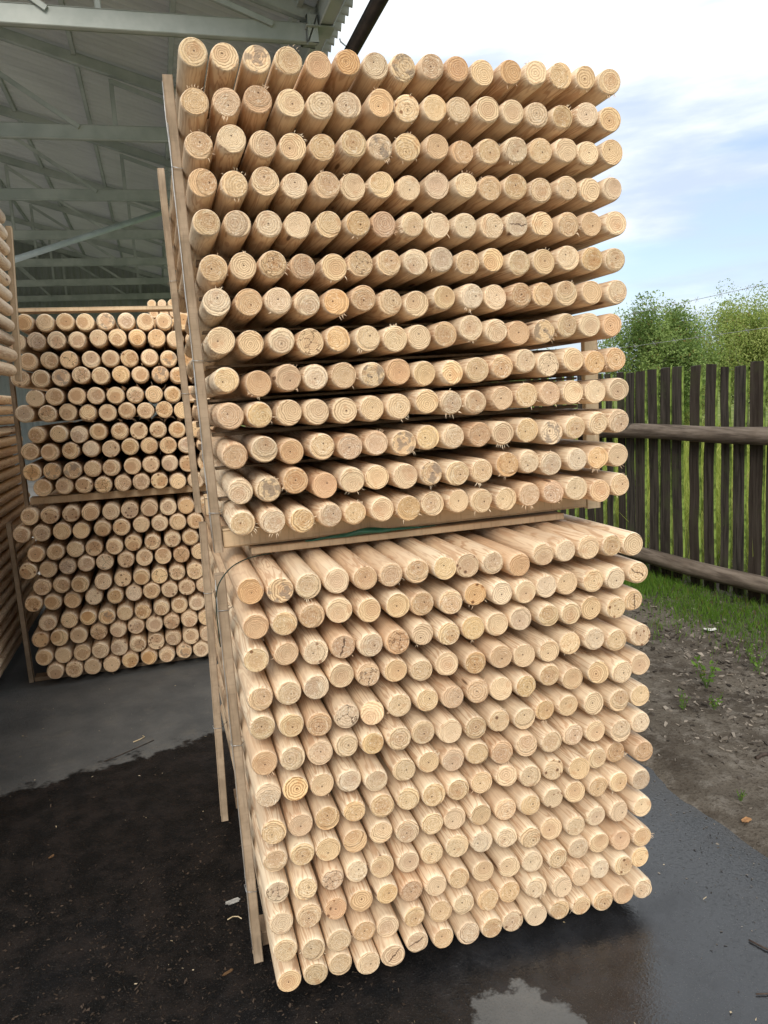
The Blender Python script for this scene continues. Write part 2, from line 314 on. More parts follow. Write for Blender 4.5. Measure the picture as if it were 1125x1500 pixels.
def earth_mat():
    m = NT('bare_earth', 0.95, 0.1); p = m.pos(); n1 = m.noise(p, 2.2, 5, 0.62); n2 = m.noise(p, 13.0, 5, 0.68); n3 = m.noise(p, 70.0, 3, 0.7)
    c = m.mix(m.step(n1, 0.33, 0.66), (0.055, 0.045, 0.035), (0.130, 0.112, 0.090))
    c = m.mix(m.M('MULTIPLY', m.step(n2, 0.45, 0.7), 0.7), c, (0.19, 0.17, 0.145)); c = m.mix(m.M('MULTIPLY', m.step(n3, 0.48, 0.68), 0.6), c, (0.032, 0.023, 0.016))
    m.base(c); m.bump(m.M('ADD', n2, m.M('MULTIPLY', n3, 0.6)), 0.9, 0.012); return m.mat
def meadow_mat():
    m = NT('meadow_ground', 0.95, 0.1); p = m.pos(); n = m.noise(p, 1.3, 5, 0.65); n2 = m.noise(p, 20, 3, 0.6)
    c = m.mix(m.step(n, 0.35, 0.65), (0.09, 0.13, 0.025), (0.20, 0.22, 0.06)); c = m.mix(m.M('MULTIPLY', m.step(n2, 0.5, 0.7), 0.6), c, (0.03, 0.045, 0.012)); m.base(c); return m.mat
ASPH, EARTH, MEAD = asphalt_mat(), earth_mat(), meadow_mat()
gm = MB(); gm.v = [(-900, -900, -0.06), (900, -900, -0.06), (900, 900, -0.06), (-900, 900, -0.06)]; gm.f = [(0, 1, 2, 3)]; gm.m = [0]; gm.a = [(0, 0, 0)]*4
tag(gm.build('terrain', MEAD), kind='structure')
gm = MB(); gm.v = [(-40, -25, 0), (1.40, -25, 0), (1.40, 45, 0), (-40, 45, 0)]; gm.f = [(0, 1, 2, 3)]; gm.m = [0]; gm.a = [(0, 0, 0)]*4
tag(gm.build('asphalt_yard', ASPH), kind='structure')
BOUNCE = mat_plain('bounce_slab', (0.38, 0.37, 0.35), (0.48, 0.47, 0.45), 1.2, 0.9, 0.1)  # unseen pale slab added to bounce light up to the roof
gm = MB(); gm.v = [(-30, 6.2, 0.004), (1.3, 6.2, 0.004), (1.3, 27.1, 0.004), (-30, 27.1, 0.004)]; gm.f = [(0, 1, 2, 3)]; gm.m = [0]; gm.a = [(0, 0, 0)]*4
tag(gm.build('bounce_floor', BOUNCE), kind='structure')
def earth_z(X, Y):
    e = 1.125+0.045*fbm(X*0+3.0, Y*1.9)+0.022*fbm(Y*5, Y*7+2)
    k = np.clip((X-e)/0.10, -1.5, 1)
    return np.where(k < 0, k*0.03-0.001, 0.020*k**0.6 if False else 0.020*np.clip(k, 0, 1))+0.018*fbm(X*2.2, Y*2.2)*np.clip((X-e)/0.25, 0, 1)
xs = np.concatenate([np.linspace(1.02, 3.7, 90), np.linspace(3.8, 5.5, 12)]); ys = np.concatenate([np.linspace(-6, -0.8, 40), np.linspace(-0.75, 4.6, 180), np.linspace(4.7, 14, 50)])
tag(grid('earth_strip', xs, ys, earth_z, EARTH), kind='structure')

# ------------------------------------------------------------------ posts: (x, z) of each end centre on its bundle's face, in millimetres
# post end centres measured on each bundle's face, (x, z) in millimetres
UPPER = [
 [(-576,2503),(-501,2498),(-424,2496),(-346,2498),(-269,2493),(-196,2500),(-121,2498),(-48,2498),(24,2496),(99,2499),(176,2499),(249,2497),(326,2500),(405,2500),(481,2499),(555,2491)],
 [(-582,2396),(-505,2399),(-429,2405),(-351,2395),(-274,2395),(-200,2399),(-121,2400),(-45,2398),(29,2399),(104,2403),(179,2401),(253,2398),(328,2395),(406,2393),(478,2399),(551,2390)],
 [(-581,2297),(-503,2307),(-426,2299),(-351,2296),(-276,2296),(-199,2301),(-123,2302),(-46,2305),(32,2305),(108,2296),(183,2298),(258,2302),(334,2302),(408,2304),(482,2300),(555,2303)],
 [(-581,2209),(-505,2204),(-428,2212),(-352,2206),(-275,2201),(-201,2204),(-125,2208),(-48,2204),(29,2209),(104,2206),(182,2204),(257,2208),(332,2199),(410,2205),(483,2201),(556,2206)],
 [(-582,2111),(-505,2112),(-426,2112),(-352,2109),(-274,2109),(-198,2110),(-124,2110),(-48,2109),(28,2109),(101,2105),(184,2106),(257,2110),(335,2111),(409,2107),(485,2109),(559,2110)],
 [(-573,2006),(-500,2009),(-426,2011),(-348,2006),(-267,2003),(-194,2012),(-117,2012),(-44,2013),(29,2018),(104,2008),(182,2016),(256,2005),(332,2008),(408,2017),(484,2014),(559,2011)],
 [(-574,1922),(-494,1921),(-420,1921),(-343,1917),(-268,1915),(-194,1923),(-115,1913),(-42,1906),(32,1919),(108,1919),(186,1917),(259,1919),(332,1921),(405,1922),(484,1922),(558,1920)],
 [(-571,1829),(-496,1820),(-417,1823),(-343,1816),(-269,1821),(-192,1818),(-115,1815),(-41,1817),(32,1822),(105,1835),(181,1825),(254,1818),(328,1819),(403,1833),(475,1832),(549,1828)],
 [(-566,1731),(-486,1717),(-409,1728),(-336,1726),(-260,1726),(-184,1724),(-110,1728),(-34,1720),(43,1718),(120,1722),(193,1727),(267,1739),(339,1727),(414,1736),(487,1725),(564,1731)],
 [(-565,1639),(-491,1638),(-415,1638),(-341,1635),(-264,1634),(-191,1635),(-117,1635),(-39,1644),(37,1637),(110,1633),(195,1639),(268,1643),(344,1643),(416,1643),(495,1640),(568,1643)],
 [(-563,1537),(-487,1548),(-414,1536),(-333,1543),(-257,1537),(-182,1541),(-105,1535),(-31,1545),(42,1542),(120,1542),(192,1541),(268,1544),(344,1532),(416,1541),(488,1549),(568,1550)],
 [(-557,1443),(-483,1442),(-412,1459),(-332,1438),(-259,1448),(-187,1448),(-109,1445),(-33,1447),(43,1440),(121,1439),(198,1451),(273,1453),(344,1441),(423,1447),(495,1446),(568,1448)],
 [(-559,1359),(-480,1358),(-403,1352),(-325,1358),(-252,1354),(-177,1359),(-104,1355),(-24,1357),(49,1359),(121,1352),(197,1350),(272,1356),(348,1357),(422,1361),(496,1348),(572,1358)],
]
LOWER = [
 [(-562,1197),(-486,1189),(-412,1191),(-336,1195),(-261,1195),(-188,1193),(-115,1194),(-40,1197),(32,1192),(106,1191),(182,1178),(259,1199),(332,1199),(405,1201),(478,1199),(553,1193)],
 [(-557,1104),(-484,1105),(-409,1110),(-336,1116),(-257,1107),(-174,1107),(-102,1099),(-23,1096),(50,1109),(122,1106),(196,1099),(268,1103),(341,1100),(417,1101),(489,1100),(567,1106)],
 [(-563,1014),(-483,1017),(-407,1011),(-333,1016),(-260,1013),(-186,1011),(-109,1018),(-36,1009),(41,1012),(114,1012),(187,1018),(269,1019),(343,1013),(415,1016),(490,1010),(562,1018)],
 [(-562,911),(-487,914),(-414,920),(-341,934),(-267,924),(-193,927),(-118,915),(-42,920),(44,910),(117,920),(190,910),(268,913),(345,919),(418,925),(492,910),(569,916)],
 [(-563,831),(-487,825),(-413,814),(-338,825),(-265,818),(-187,826),(-107,827),(-34,825),(46,826),(119,820),(193,818),(270,838),(341,817),(427,823),(501,814),(573,823)],
 [(-566,734),(-491,732),(-416,732),(-342,736),(-269,729),(-195,732),(-121,731),(-47,728),(32,722),(108,726),(187,719),(260,726),(332,730),(413,726),(497,721),(570,724)],
 [(-563,642),(-490,645),(-417,640),(-341,633),(-268,624),(-184,634),(-111,644),(-38,636),(36,641),(111,631),(185,642),(263,639),(342,640),(417,637),(496,629),(572,636)],
 [(-559,547),(-485,541),(-409,537),(-335,547),(-256,549),(-179,551),(-104,548),(-30,548),(47,548),(125,552),(198,540),(274,545),(349,542),(421,550),(494,548),(576,546)],
 [(-561,457),(-486,453),(-414,450),(-337,455),(-261,462),(-187,454),(-112,459),(-40,454),(36,455),(118,448),(190,455),(267,459),(344,457),(420,462),(493,459),(567,455)],
 [(-563,361),(-487,359),(-410,364),(-338,363),(-265,361),(-189,358),(-114,361),(-38,370),(35,373),(111,370),(184,356),(261,358),(336,357),(413,364),(489,366),(571,363)],
 [(-559,266),(-482,270),(-408,277),(-333,276),(-258,281),(-185,269),(-112,269),(-38,269),(39,271),(123,264),(196,267),(275,264),(349,275),(422,274),(495,268),(567,266)],
 [(-555,184),(-479,172),(-405,176),(-330,180),(-259,168),(-181,186),(-101,183),(-29,185),(51,174),(124,177),(202,184),(280,177),(352,186),(424,185),(497,187),(572,184)],
 [(-552,96),(-477,90),(-404,90),(-329,90),(-256,95),(-177,104),(-99,99),(-20,91),(55,90),(128,85),(201,91),(280,87),(352,86),(425,86),(497,90),(571,87)],
]
FAR_UPPER = [
 [(-1438,2209),(-1327,2205),(-1216,2207),(-1105,2201),(-989,2202),(-871,2200),(-760,2192),(-651,2192)],
 [(-1494,2099),(-1386,2101),(-1274,2102),(-1161,2098),(-1041,2105),(-931,2104),(-818,2100),(-704,2092),(-595,2081)],
 [(-1444,1984),(-1330,1988),(-1221,1986),(-1097,1982),(-985,1983),(-876,1979),(-758,1979),(-646,1965)],
 [(-1499,1888),(-1389,1883),(-1276,1883),(-1162,1892),(-1052,1883),(-935,1886),(-823,1878),(-705,1874),(-598,1862)],
 [(-1432,1769),(-1324,1773),(-1200,1769),(-1092,1765),(-980,1761),(-866,1758),(-754,1755),(-643,1747)],
 [(-1501,1683),(-1375,1676),(-1262,1677),(-1150,1666),(-1036,1660),(-924,1665),(-814,1658),(-703,1657),(-594,1646)],
 [(-1450,1555),(-1327,1552),(-1215,1539),(-1103,1548),(-979,1542),(-867,1537),(-752,1536),(-637,1527)],
 [(-1502,1457),(-1391,1445),(-1273,1446),(-1157,1447),(-1042,1439),(-928,1444),(-815,1441),(-702,1434),(-590,1427)],
 [(-1502,1334),(-1392,1331),(-1275,1327),(-1161,1326),(-1051,1323),(-927,1323),(-817,1323),(-702,1322),(-593,1310)],
 [(-1456,1236),(-1333,1235),(-1222,1230),(-1110,1222),(-995,1222),(-885,1221),(-777,1218),(-666,1205)],
]
FAR_LOWER = [
 [(-1548,1069),(-1435,1066),(-1316,1061),(-1202,1061),(-1083,1053),(-973,1049),(-854,1052),(-740,1045),(-630,1043)],
 [(-1605,965),(-1494,962),(-1377,962),(-1267,954),(-1144,953),(-1032,950),(-913,953),(-801,950),(-691,947),(-582,942)],
 [(-1541,836),(-1428,839),(-1315,843),(-1207,837),(-1086,835),(-974,842),(-856,833),(-734,839),(-623,837)],
 [(-1596,737),(-1484,734),(-1372,739),(-1263,744),(-1153,742),(-1028,740),(-916,742),(-802,739),(-689,733),(-575,740)],
 [(-1530,628),(-1419,627),(-1310,623),(-1176,622),(-1059,622),(-945,623),(-836,616),(-727,620),(-614,619)],
 [(-1591,531),(-1482,525),(-1369,522),(-1242,528),(-1115,518),(-1002,523),(-894,525),(-784,515),(-676,518),(-566,521)],
 [(-1525,400),(-1400,400),(-1289,402),(-1178,397),(-1070,401),(-960,397),(-845,403),(-733,404),(-623,405)],
 [(-1578,302),(-1469,298),(-1356,298),(-1239,298),(-1122,297),(-1012,302),(-900,306),(-792,304),(-681,308),(-573,301)],
 [(-1570,187),(-1461,180),(-1349,183),(-1240,182),(-1127,183),(-1013,186),(-901,189),(-792,191),(-682,191),(-574,190)],
 [(-1517,86),(-1406,84),(-1297,84),(-1183,82),(-1070,89),(-954,91),(-843,90),(-734,95),(-625,92)],
]

def post_data(rng, R, L, x, z, y0, tint, mark, nseg=28, fray=0.4, tilt=0.004, cham=1.0):
    """one turned post: bevelled sawn end facing -y, slightly out of round, loose fibres at the rim"""
    seed = rng.random(); pith = (rng.gauss(0, 0.15), rng.gauss(0, 0.15)); p1, p2 = rng.uniform(0, 6.28), rng.uniform(0, 6.28)
    tx, tz = rng.gauss(0, 0.035), rng.gauss(0, 0.035); dx, dz = rng.gauss(0, tilt), rng.gauss(0, tilt*0.5); yo = y0+rng.gauss(0, 0.007)
    oval = rng.uniform(0.002, 0.018); chip = rng.uniform(0.04, 0.14) if rng.random() < 0.22 else 0.0; p3 = rng.uniform(0, 6.28)
    c = cham*rng.uniform(0.55, 1.6); step_ = rng.random() < 0.35
    prof = [(0.0, 1-0.115*c), (0.0006, 1-0.085*c), (0.0035*c, 1-0.045*c), (0.0085*c, 1-0.014*c), (0.016*c, 1.0 if not step_ else 0.994), (0.055, 1.0), (L-0.012, 1.0), (L, 0.92)]
    vs = []; pc = []; fs = []; ms = []
    def add(u, v, y):
        vs.append((x+u*R+dx*y, yo+y+(tx*u+tz*v)*R*(1 if y < L/2 else 0), z+v*R+dz*y)); pc.append((u-pith[0], v-pith[1], y)); return len(vs)-1
    c0 = add(0, 0, -0.0004); rings = []
    for (y, k) in prof:
        rr = []
        for i in range(nseg):
            t = 2*PI*i/nseg; w_ = k*(1+oval*math.sin(2*t+p1)-oval+0.005*math.sin(3*t+p2)-(chip*max(0, math.cos(t-p3))**14 if y < 0.01 else 0)); rr.append(add(w_*math.cos(t), w_*math.sin(t), y))
        rings.append(rr)
    for i in range(nseg):
        j = (i+1) % nseg
        fs.append((c0, rings[0][i], rings[0][j])); ms.append(1)
        for a in range(len(prof)-1):
            fs.append((rings[a][i], rings[a+1][i], rings[a+1][j], rings[a][j])); ms.append(1 if a < 1 else 0)
    fs.append(tuple(rings[-1][::-1][i] for i in range(nseg))[::-1]); ms.append(1)
    nf = len(fs)
    if rng.random() < fray:
        a0 = rng.uniform(0, 6.28); spread = rng.choice((0.25, 0.5, 6.28))
        for _ in range(rng.randint(2, 9)):
            t = a0+rng.uniform(-spread, spread); l = rng.uniform(0.003, 0.011); wd = rng.uniform(0.0004, 0.0011); b = 0.97
            u, v = math.cos(t), math.sin(t); tu, tv = -v, u
            px, pz = x+u*R*b, z+v*R*b; y = yo+rng.uniform(0.0, 0.006); bend = rng.uniform(-0.006, 0.006); k0 = len(vs)
            for (q, s_) in ((0, 1), (0, -1), (l*0.6, 0.7), (l*0.6, -0.7), (l, 0)):
                e = bend*(q/l)**2
                vs.append((px+u*q+tu*(s_*wd+e), y-q*0.15, pz+v*q+tv*(s_*wd+e)-0.35*q*(q/l))); pc.append((0.5, 0.45, 0.0))
            fs += [(k0, k0+1, k0+3, k0+2), (k0+2, k0+3, k0+4)]; ms += [0, 0]
    return vs, fs, ms, pc, (tint, seed, float(mark)), nf
def mesh_post(name, parts, mats):
    vs = []; fs = []; ms = []; pc = []; pr = []; sm = []
    for (v, f, m, p, q, nf) in parts:
        k = len(vs); vs += v; fs += [tuple(i+k for i in g) for g in f]; ms += m; pc += p; pr += [q]*len(v); sm += [mm == 0 for mm in m]
    me = bpy.data.meshes.new(name); me.from_pydata(vs, [], fs)
    for m in mats: me.materials.append(m)
    me.polygons.foreach_set('material_index', ms); me.polygons.foreach_set('use_smooth', sm)
    for nm, d in (('pc', pc), ('prm', pr)):
        a = me.attributes.new(nm, 'FLOAT_VECTOR', 'POINT'); a.data.foreach_set('vector', np.array(d, 'f').ravel())
    me.update(); o = bpy.data.objects.new(name, me); COL.objects.link(o); return o
ORD = ['first', 'second', 'third', 'fourth', 'fifth', 'sixth', 'seventh', 'eighth', 'ninth', 'tenth', 'eleventh', 'twelfth', 'thirteenth', 'fourteenth', 'fifteenth', 'sixteenth']
# what the photograph shows of single ends: tint 0 pale .. 1 orange, mark 1 star checks 2 knots 3 grey stain 4 one crack
TINT = {'U': {(1,5):.7,(1,6):.8,(1,9):.6,(1,10):.95,(1,12):.8,(2,2):.6,(2,3):.85,(2,7):.6,(3,1):.45,(3,9):.5,(3,10):.75,(4,1):.6,(4,11):.5,(5,7):1,(5,15):.5,(6,4):.75,(7,2):.6,(7,5):.75,(7,6):.65,(7,12):.7,(8,5):.5,(8,12):.7,(8,16):.9,(9,2):.8,(9,3):.6,(9,7):.85,(9,11):.55,(9,15):.6,(9,16):.6,(10,1):.8,(10,13):.6,(11,1):.75,(11,3):.7,(11,5):.8,(11,6):.6,(11,10):.9,(12,1):.1,(12,3):.85,(12,4):1,(12,11):.8,(13,12):.7,(13,13):1,(13,15):.6},
        'L': {(1,1):.8,(1,5):.6,(1,6):.55,(1,11):.85,(2,1):.75,(2,3):.55,(2,9):.6,(3,2):.5,(3,4):.85,(3,6):.9,(4,5):.5,(4,9):.5,(4,10):.6,(5,3):.6,(5,8):.7,(5,9):.6,(6,1):.75,(6,3):.5,(7,8):.5,(7,10):.8,(8,2):.55,(8,15):.6,(8,16):.8,(9,4):.5,(9,10):.5,(10,3):.7,(11,3):.9,(11,6):.9,(11,15):.75,(12,4):.6,(13,15):.5}}
MARK = {'U': {(1,3):3,(1,8):3,(2,8):2,(3,7):3,(6,3):1,(6,6):1,(8,4):1,(8,13):3,(9,6):3,(9,13):1,(5,12):4,(11,7):3,(12,8):3,(12,2):3,(11,13):3},
        'L': {(1,9):2,(1,2):3,(2,9):2,(2,16):4,(3,1):2,(3,3):2,(3,4):4,(3,6):1,(3,16):4,(4,5):1,(4,16):2,(3,15):2,(5,4):1,(6,10):2,(8,12):2,(10,3):1,(11,3):2,(12,15):2,(13,6):4,(13,10):2,(10,1):1,(13,5):4,(9,12):2,(13,13):2}}
MWORD = {1: 'star-checked', 2: 'knotty', 3: 'stained', 4: 'cracked'}
R1 = 0.0360; rng = random.Random(11)
slots = []
for key, B, y0 in (('U', UPPER, 0.0), ('L', LOWER, -0.0872)):
    for r, row in enumerate(B):
        for c, (x, z) in enumerate(row):
            P = Vector((x/1000, y0, z/1000)); depth = (P-CAM).dot(_f); slots.append((depth, key, r+1, c+1, P))
slots.sort(key=lambda s: s[0]); keep = set((s[1], s[2], s[3]) for s in slots[:300]); rest = []
for depth, key, r, c, P in sorted(slots, key=lambda s: (s[1] == 'L', s[2], s[3])):
    t = TINT[key].get((r, c)); mk = MARK[key].get((r, c), 0)
    if t is None: t = max(0.0, min(0.5, rng.gauss(0.13, 0.13)))
    d = post_data(rng, R1*rng.choice((1.0, 1.0, 0.995, 0.985, 0.965))*rng.uniform(0.99, 1.005), 1.62+rng.uniform(-.01, .01), P.x, P.z, P.y, t, mk, fray=0.5 if key == 'U' else 0.32)
    if (key, r, c) in keep:
        o = rebase(mesh_post('wooden_post', [d], [SIDE, END]), (P.x, P.y, P.z))
        look = MWORD[mk] if mk else ('reddish' if t >= .8 else 'orange-tinged' if t >= .5 else 'pale')
        tag(o, '%s slim post, %s row down, %s from left, front %s bundle' % (look, ORD[r-1], ORD[c-1], 'upper' if key == 'U' else 'lower'), 'fence post',
            'slim posts of the %s front bundle' % ('upper' if key == 'U' else 'lower'))
    else: rest.append(d)
so_ = mesh_post('stacked_posts', rest, [SIDE, END]); tag(so_, 'slim pale posts filling the farther right side of the front bundles', 'fence posts', kind='stuff')

# thick posts of the bundles under the shed roof
R2 = 0.0537; rng = random.Random(23); hidden = []
for nm, B in (('upper', FAR_UPPER), ('lower', FAR_LOWER)):
    for r, row in enumerate(B):
        for c, (x, z) in enumerate(row):
            t = max(0.0, min(1.0, abs(rng.gauss(0.10, 0.2)))); mk = rng.choice((0,)*9+(1, 2, 2, 3)); x_, z_ = x/1000, z/1000
            d = post_data(rng, R2*rng.uniform(0.97, 1.0), 2.0, x_, z_, 3.0, t, mk, fray=0.12, cham=1.5)
            o = rebase(mesh_post('thick_post', [d], [SIDE2, END2]), (x_, 3.0, z_))
            tag(o, 'thick post, %s row down, %s from left, %s bundle under shed roof' % (ORD[r], ORD[c], nm), 'thick post', 'thick posts of the %s bundle under the shed roof' % nm)
        x1, z1 = row[-1]
        for k in range(1, 4): hidden.append(post_data(rng, R2*0.985, 2.0, x1/1000+0.1125*k, z1/1000-0.004*k, 3.0, 0.2, 0, cham=1.5))
for r in range(27):
    for c in range(5):
        hidden.append(post_data(rng, 0.050, 2.0, -0.69+c*0.108+(r % 2)*0.012, 0.10+r*0.1035, 7.0, abs(rng.gauss(.25, .2)), 0, nseg=16, fray=0, cham=1.5))
for r in range(20):  # unseen bundle added to block the bright background behind the gaps
    for c in range(13): hidden.append(post_data(rng, 0.0535, 2.0, -1.48+c*0.111+(r % 2)*0.055, 0.10+r*0.111, 5.25, 0.2, 0, nseg=14, fray=0, cham=1.5))
ho = mesh_post('stacked_thick_posts', hidden, [SIDE2, END2]); tag(ho, 'thick posts in the bundle farther back in the shed and in an added gap-blocking bundle', 'thick posts', kind='stuff')

# the stack at the edge of the photograph, seen along its side
R3 = 0.0335; rng = random.Random(31); inner = []
zs = [2.69-k*0.0775 for k in range(11)]+[1.80-k*0.0775 for k in range(23)]
for k, z in enumerate(zs):
    x = (-1.425-0.05*min(1, (2.69-z)/0.9) if k < 11 else -1.86)+rng.uniform(-.004, .004); yb = 2.56 if k < 11 else 4.92
    for c in range(8 if k < 11 else 3):
        v, f, m_, p, q, nf = post_data(rng, R3, 1.95 if k < 11 else 2.3, x-c*0.072, z, 0.0, abs(rng.gauss(.12, .1)), 0, nseg=20, fray=0, cham=2.4)
        v = [(a, yb-b, cc) for (a, b, cc) in v]; f = [g[::-1] for g in f]     # the turned end points away from the camera
        d = (v, f, m_, p, q, nf)
        if c == 0:
            o = rebase(mesh_post('round_pole', [d], [SIDE, END]), (x, yb, z))
            tag(o, '%s pole from %s of side-on %s stack' % ((ORD+'seventeenth eighteenth nineteenth twentieth twenty-first twenty-second twenty-third'.split())[k if k < 11 else k-11], 'top', 'upper' if k < 11 else 'lower'), 'pole', 'poles stacked side-on at the photo edge')
        else: inner.append(d)
for k in range(24):
    for c in range(7): inner.append(post_data(rng, R3, 1.95, -1.80-c*0.072+rng.uniform(-.003, .003), 1.845-k*0.0775, 0.6, 0.1, 0, nseg=12, fray=0, cham=2.4))
io = mesh_post('stacked_poles', inner, [SIDE, END]); tag(io, 'rows of slim poles inside the side-on stack', 'poles', kind='stuff')

# ------------------------------------------------------------------ battens, bearers, laths, wires
def batten(p, q, w, h, label, mat=BATT, group=None):
    b = MB(); b.beam(p, q, w, h, up=(0, 1, 0)); o = rebase(b.build('upright_batten', mat), ((p[0]+q[0])/2, (p[1]+q[1])/2, min(p[2], q[2]))); tag(o, label, 'batten', group); return o
batten((-0.616, 0.2, 1.256), (-0.632, 0.2, 2.52), 0.026, 0.045, 'brown upright batten on the near corner of the upper front bundle')
batten((-0.624, 1.2, 1.24), (-0.640, 1.2, 2.57), 0.026, 0.045, 'brown upright batten on the back corner of the upper front bundle')
batten((-0.616, 0.15, 0.003), (-0.622, 0.15, 1.20), 0.028, 0.05, 'brown upright batten on the near corner of the lower front bundle, reaching the asphalt')
batten((-0.647, 1.0, 0.003), (-0.620, 1.0, 1.226), 0.028, 0.05, 'leaning brown batten on the back corner of the lower front bundle')
batten((0.645, 0.29, 1.245), (0.645, 0.29, 1.83), 0.05, 0.024, 'short pale batten beside the fence on the upper front bundle', BOARD)
batten((-1.573, 3.14, 1.125), (-1.565, 3.14, 2.15), 0.024, 0.05, 'pale upright batten beside the upper bundle under the shed roof')
batten((-1.680, 3.14, 0.003), (-1.690, 3.14, 1.03), 0.028, 0.05, 'pale upright batten beside the lower bundle under the shed roof')
batten((-1.446, 2.60, 1.86), (-1.398, 2.60, 2.66), 0.030, 0.05, 'pale batten at the end of the side-on pole stack', BOARD)
def board(x0, x1, y0, y1, z0, z1, label, mat=BOARD, tl=0.0):
    b = MB(); b.beam((x0, (y0+y1)/2, (z0+z1)/2-tl/2), (x1, (y0+y1)/2, (z0+z1)/2+tl/2), y1-y0, z1-z0); o = rebase(b.build('bearer_board', mat), ((x0+x1)/2, (y0+y1)/2, z0)); tag(o, label, 'board'); return o
board(-0.600, 0.565, 0.19, 0.25, 1.266, 1.322, 'pale sawn bearer under the thirteenth row of the upper front bundle', tl=0.004)
board(-0.525, 0.470, 0.17, 0.26, 1.241, 1.260, 'thin pale plank lying on the top row of the lower front bundle')
board(-0.600, 0.580, 1.05, 1.15, 1.241, 1.318, 'pale bearer under the back of the upper front bundle')
board(-0.595, 0.600, 0.19, 0.28, 0.004, 0.052, 'dark bearer on the asphalt under the lower front bundle', DARKB)
board(-0.595, 0.600, 1.05, 1.14, 0.004, 0.052, 'dark bearer under the back of the lower front bundle', DARKB)
board(-1.545, -0.25, 3.08, 3.17, 1.125, 1.170, 'pale bearer between the two bundles under the shed roof', BOARD, tl=-0.012)
board(-1.47, -0.35, 3.05, 3.18, 2.270, 2.292, 'pale board on top of the upper bundle under the shed roof', BOARD, tl=-0.012)
board(-1.66, -0.30, 3.12, 3.21, 0.004, 0.030, 'dark bearer on the asphalt under the shed bundles', DARKB)
for key, B, yb in (('upper', UPPER, 0.25), ('lower', LOWER, 0.20)):
    for r in range(12):
        lo = max(z for x, z in B[r+1])/1000+R1; hi = min(z for x, z in B[r])/1000-R1
        zc = (sum(z for x, z in B[r+1])/16+sum(z for x, z in B[r])/16)/2000; th = max(0.007, min(0.022, hi-lo-0.001))
        sl_ = ((B[r][15][1]-B[r][0][1])+(B[r+1][15][1]-B[r+1][0][1]))/2000
        b = MB(); b.beam((-0.600 if key == 'upper' else -0.550, yb, zc-sl_/2), (0.560, yb, zc+sl_/2), 0.045, th)
        o = rebase(b.build('spacer_lath', DARKB), (0, yb, zc)); tag(o, 'dark lath between the %s and %s rows of the %s front bundle' % (ORD[r], ORD[r+1], key), 'lath', 'laths between the post rows of the front bundles')
for r in (7, 8, 9, 10):  # unseen laths added to block light slits between the rows
    zc = sum(z for row in (UPPER[r], UPPER[r+1]) for x, z in row)/32000; b = MB(); b.beam((-0.590, 1.40, zc), (0.560, 1.40, zc), 0.05, 0.024)
    o = rebase(b.build('spacer_lath', DARKB), (0, 1.40, zc)); tag(o, 'added light-blocking lath at the back between the %s and %s rows of the upper front bundle' % (ORD[r], ORD[r+1]), 'lath', 'laths between the post rows of the front bundles')
rng = random.Random(3)
def wire(label, loops, ups, r=0.0011):
    b = MB()
    for pts in loops+ups: b.tube(pts, r, 5)
    o = b.build('binding_wire', WIRE, smooth=True); p = Vector(loops[0][0] if loops else ups[0][0]); rebase(o, p); tag(o, label, 'wire')
def vert_wire(p, q, n=14, amp=0.0035):
    return [Vector(p).lerp(Vector(q), i/n)+Vector((rng.uniform(-amp, amp)*0.4, rng.uniform(-amp, amp), 0)) for i in range(n+1)]
def tie(x, y, z):
    k = rng.uniform(-.012, .012)
    return [(x+0.06, y+0.05, z+k), (x+0.016, y-0.010, z+k*.6), (x+0.0145, y-0.026, z+k*.4), (x-0.015, y-0.027, z+0.002), (x-0.017, y+0.02, z-0.004), (x+0.02, y+0.034, z-0.002)]
wire('grey wire tied along the near batten of the upper front bundle', [tie(-0.629, 0.2, 2.29), tie(-0.624, 0.2, 1.79), tie(-0.618, 0.2, 1.37)], [vert_wire((-0.6465, 0.1755, 2.50), (-0.6305, 0.1755, 1.26)), vert_wire((-0.644, 0.174, 2.4), (-0.632, 0.174, 1.30))])
wire('grey wire tied along the near batten of the lower front bundle', [tie(-0.621, 0.15, 1.10), tie(-0.620, 0.15, 0.70), tie(-0.618, 0.15, 0.24)], [vert_wire((-0.637, 0.123, 1.19), (-0.631, 0.123, 0.05))])
wire('grey wire tied round the back batten of the upper front bundle', [tie(-0.638, 1.2, 2.15), tie(-0.630, 1.2, 1.72)], [])
wire('grey wire tied round the back batten of the lower front bundle', [tie(-0.626, 1.0, 0.95), tie(-0.640, 1.0, 0.40)], [])
def strap(label, pts, w_=0.016):
    b = MB()
    for p, q in zip(pts, pts[1:]):
        b.beam(p, q, 0.0016, w_)
    o = b.build('plastic_strap', GREEN); rebase(o, pts[0]); tag(o, label, 'strap')
b = MB(); N = 26; vs = []
for i in range(N+1):
    t = i/N; x = -0.37+0.40*t; hgt = 0.003+0.017*math.sin(PI*min(1, t*1.08))**1.5*(0.8+0.2*math.sin(t*17)); zc = 1.2625+hgt*.5+0.004*t
    for k in range(5):
        u = k/4-.5; vs.append((x, 0.163-0.010*math.sin(PI*t)*(0.25-u*u)*4+0.0035*math.sin(t*23+u*5), zc+u*hgt))
fs = [(i*5+k, (i+1)*5+k, (i+1)*5+k+1, i*5+k+1) for i in range(N) for k in range(4)]
b.add(vs, fs); b.add([(x, y+0.0012, z) for x, y, z in vs], [f[::-1] for f in fs])
o = b.build('plastic_strap', GREEN, smooth=True); rebase(o, (-0.2, 0.16, 1.268)); tag(o, 'crumpled dark green plastic strap showing under the bearer of the upper front bundle', 'strap')
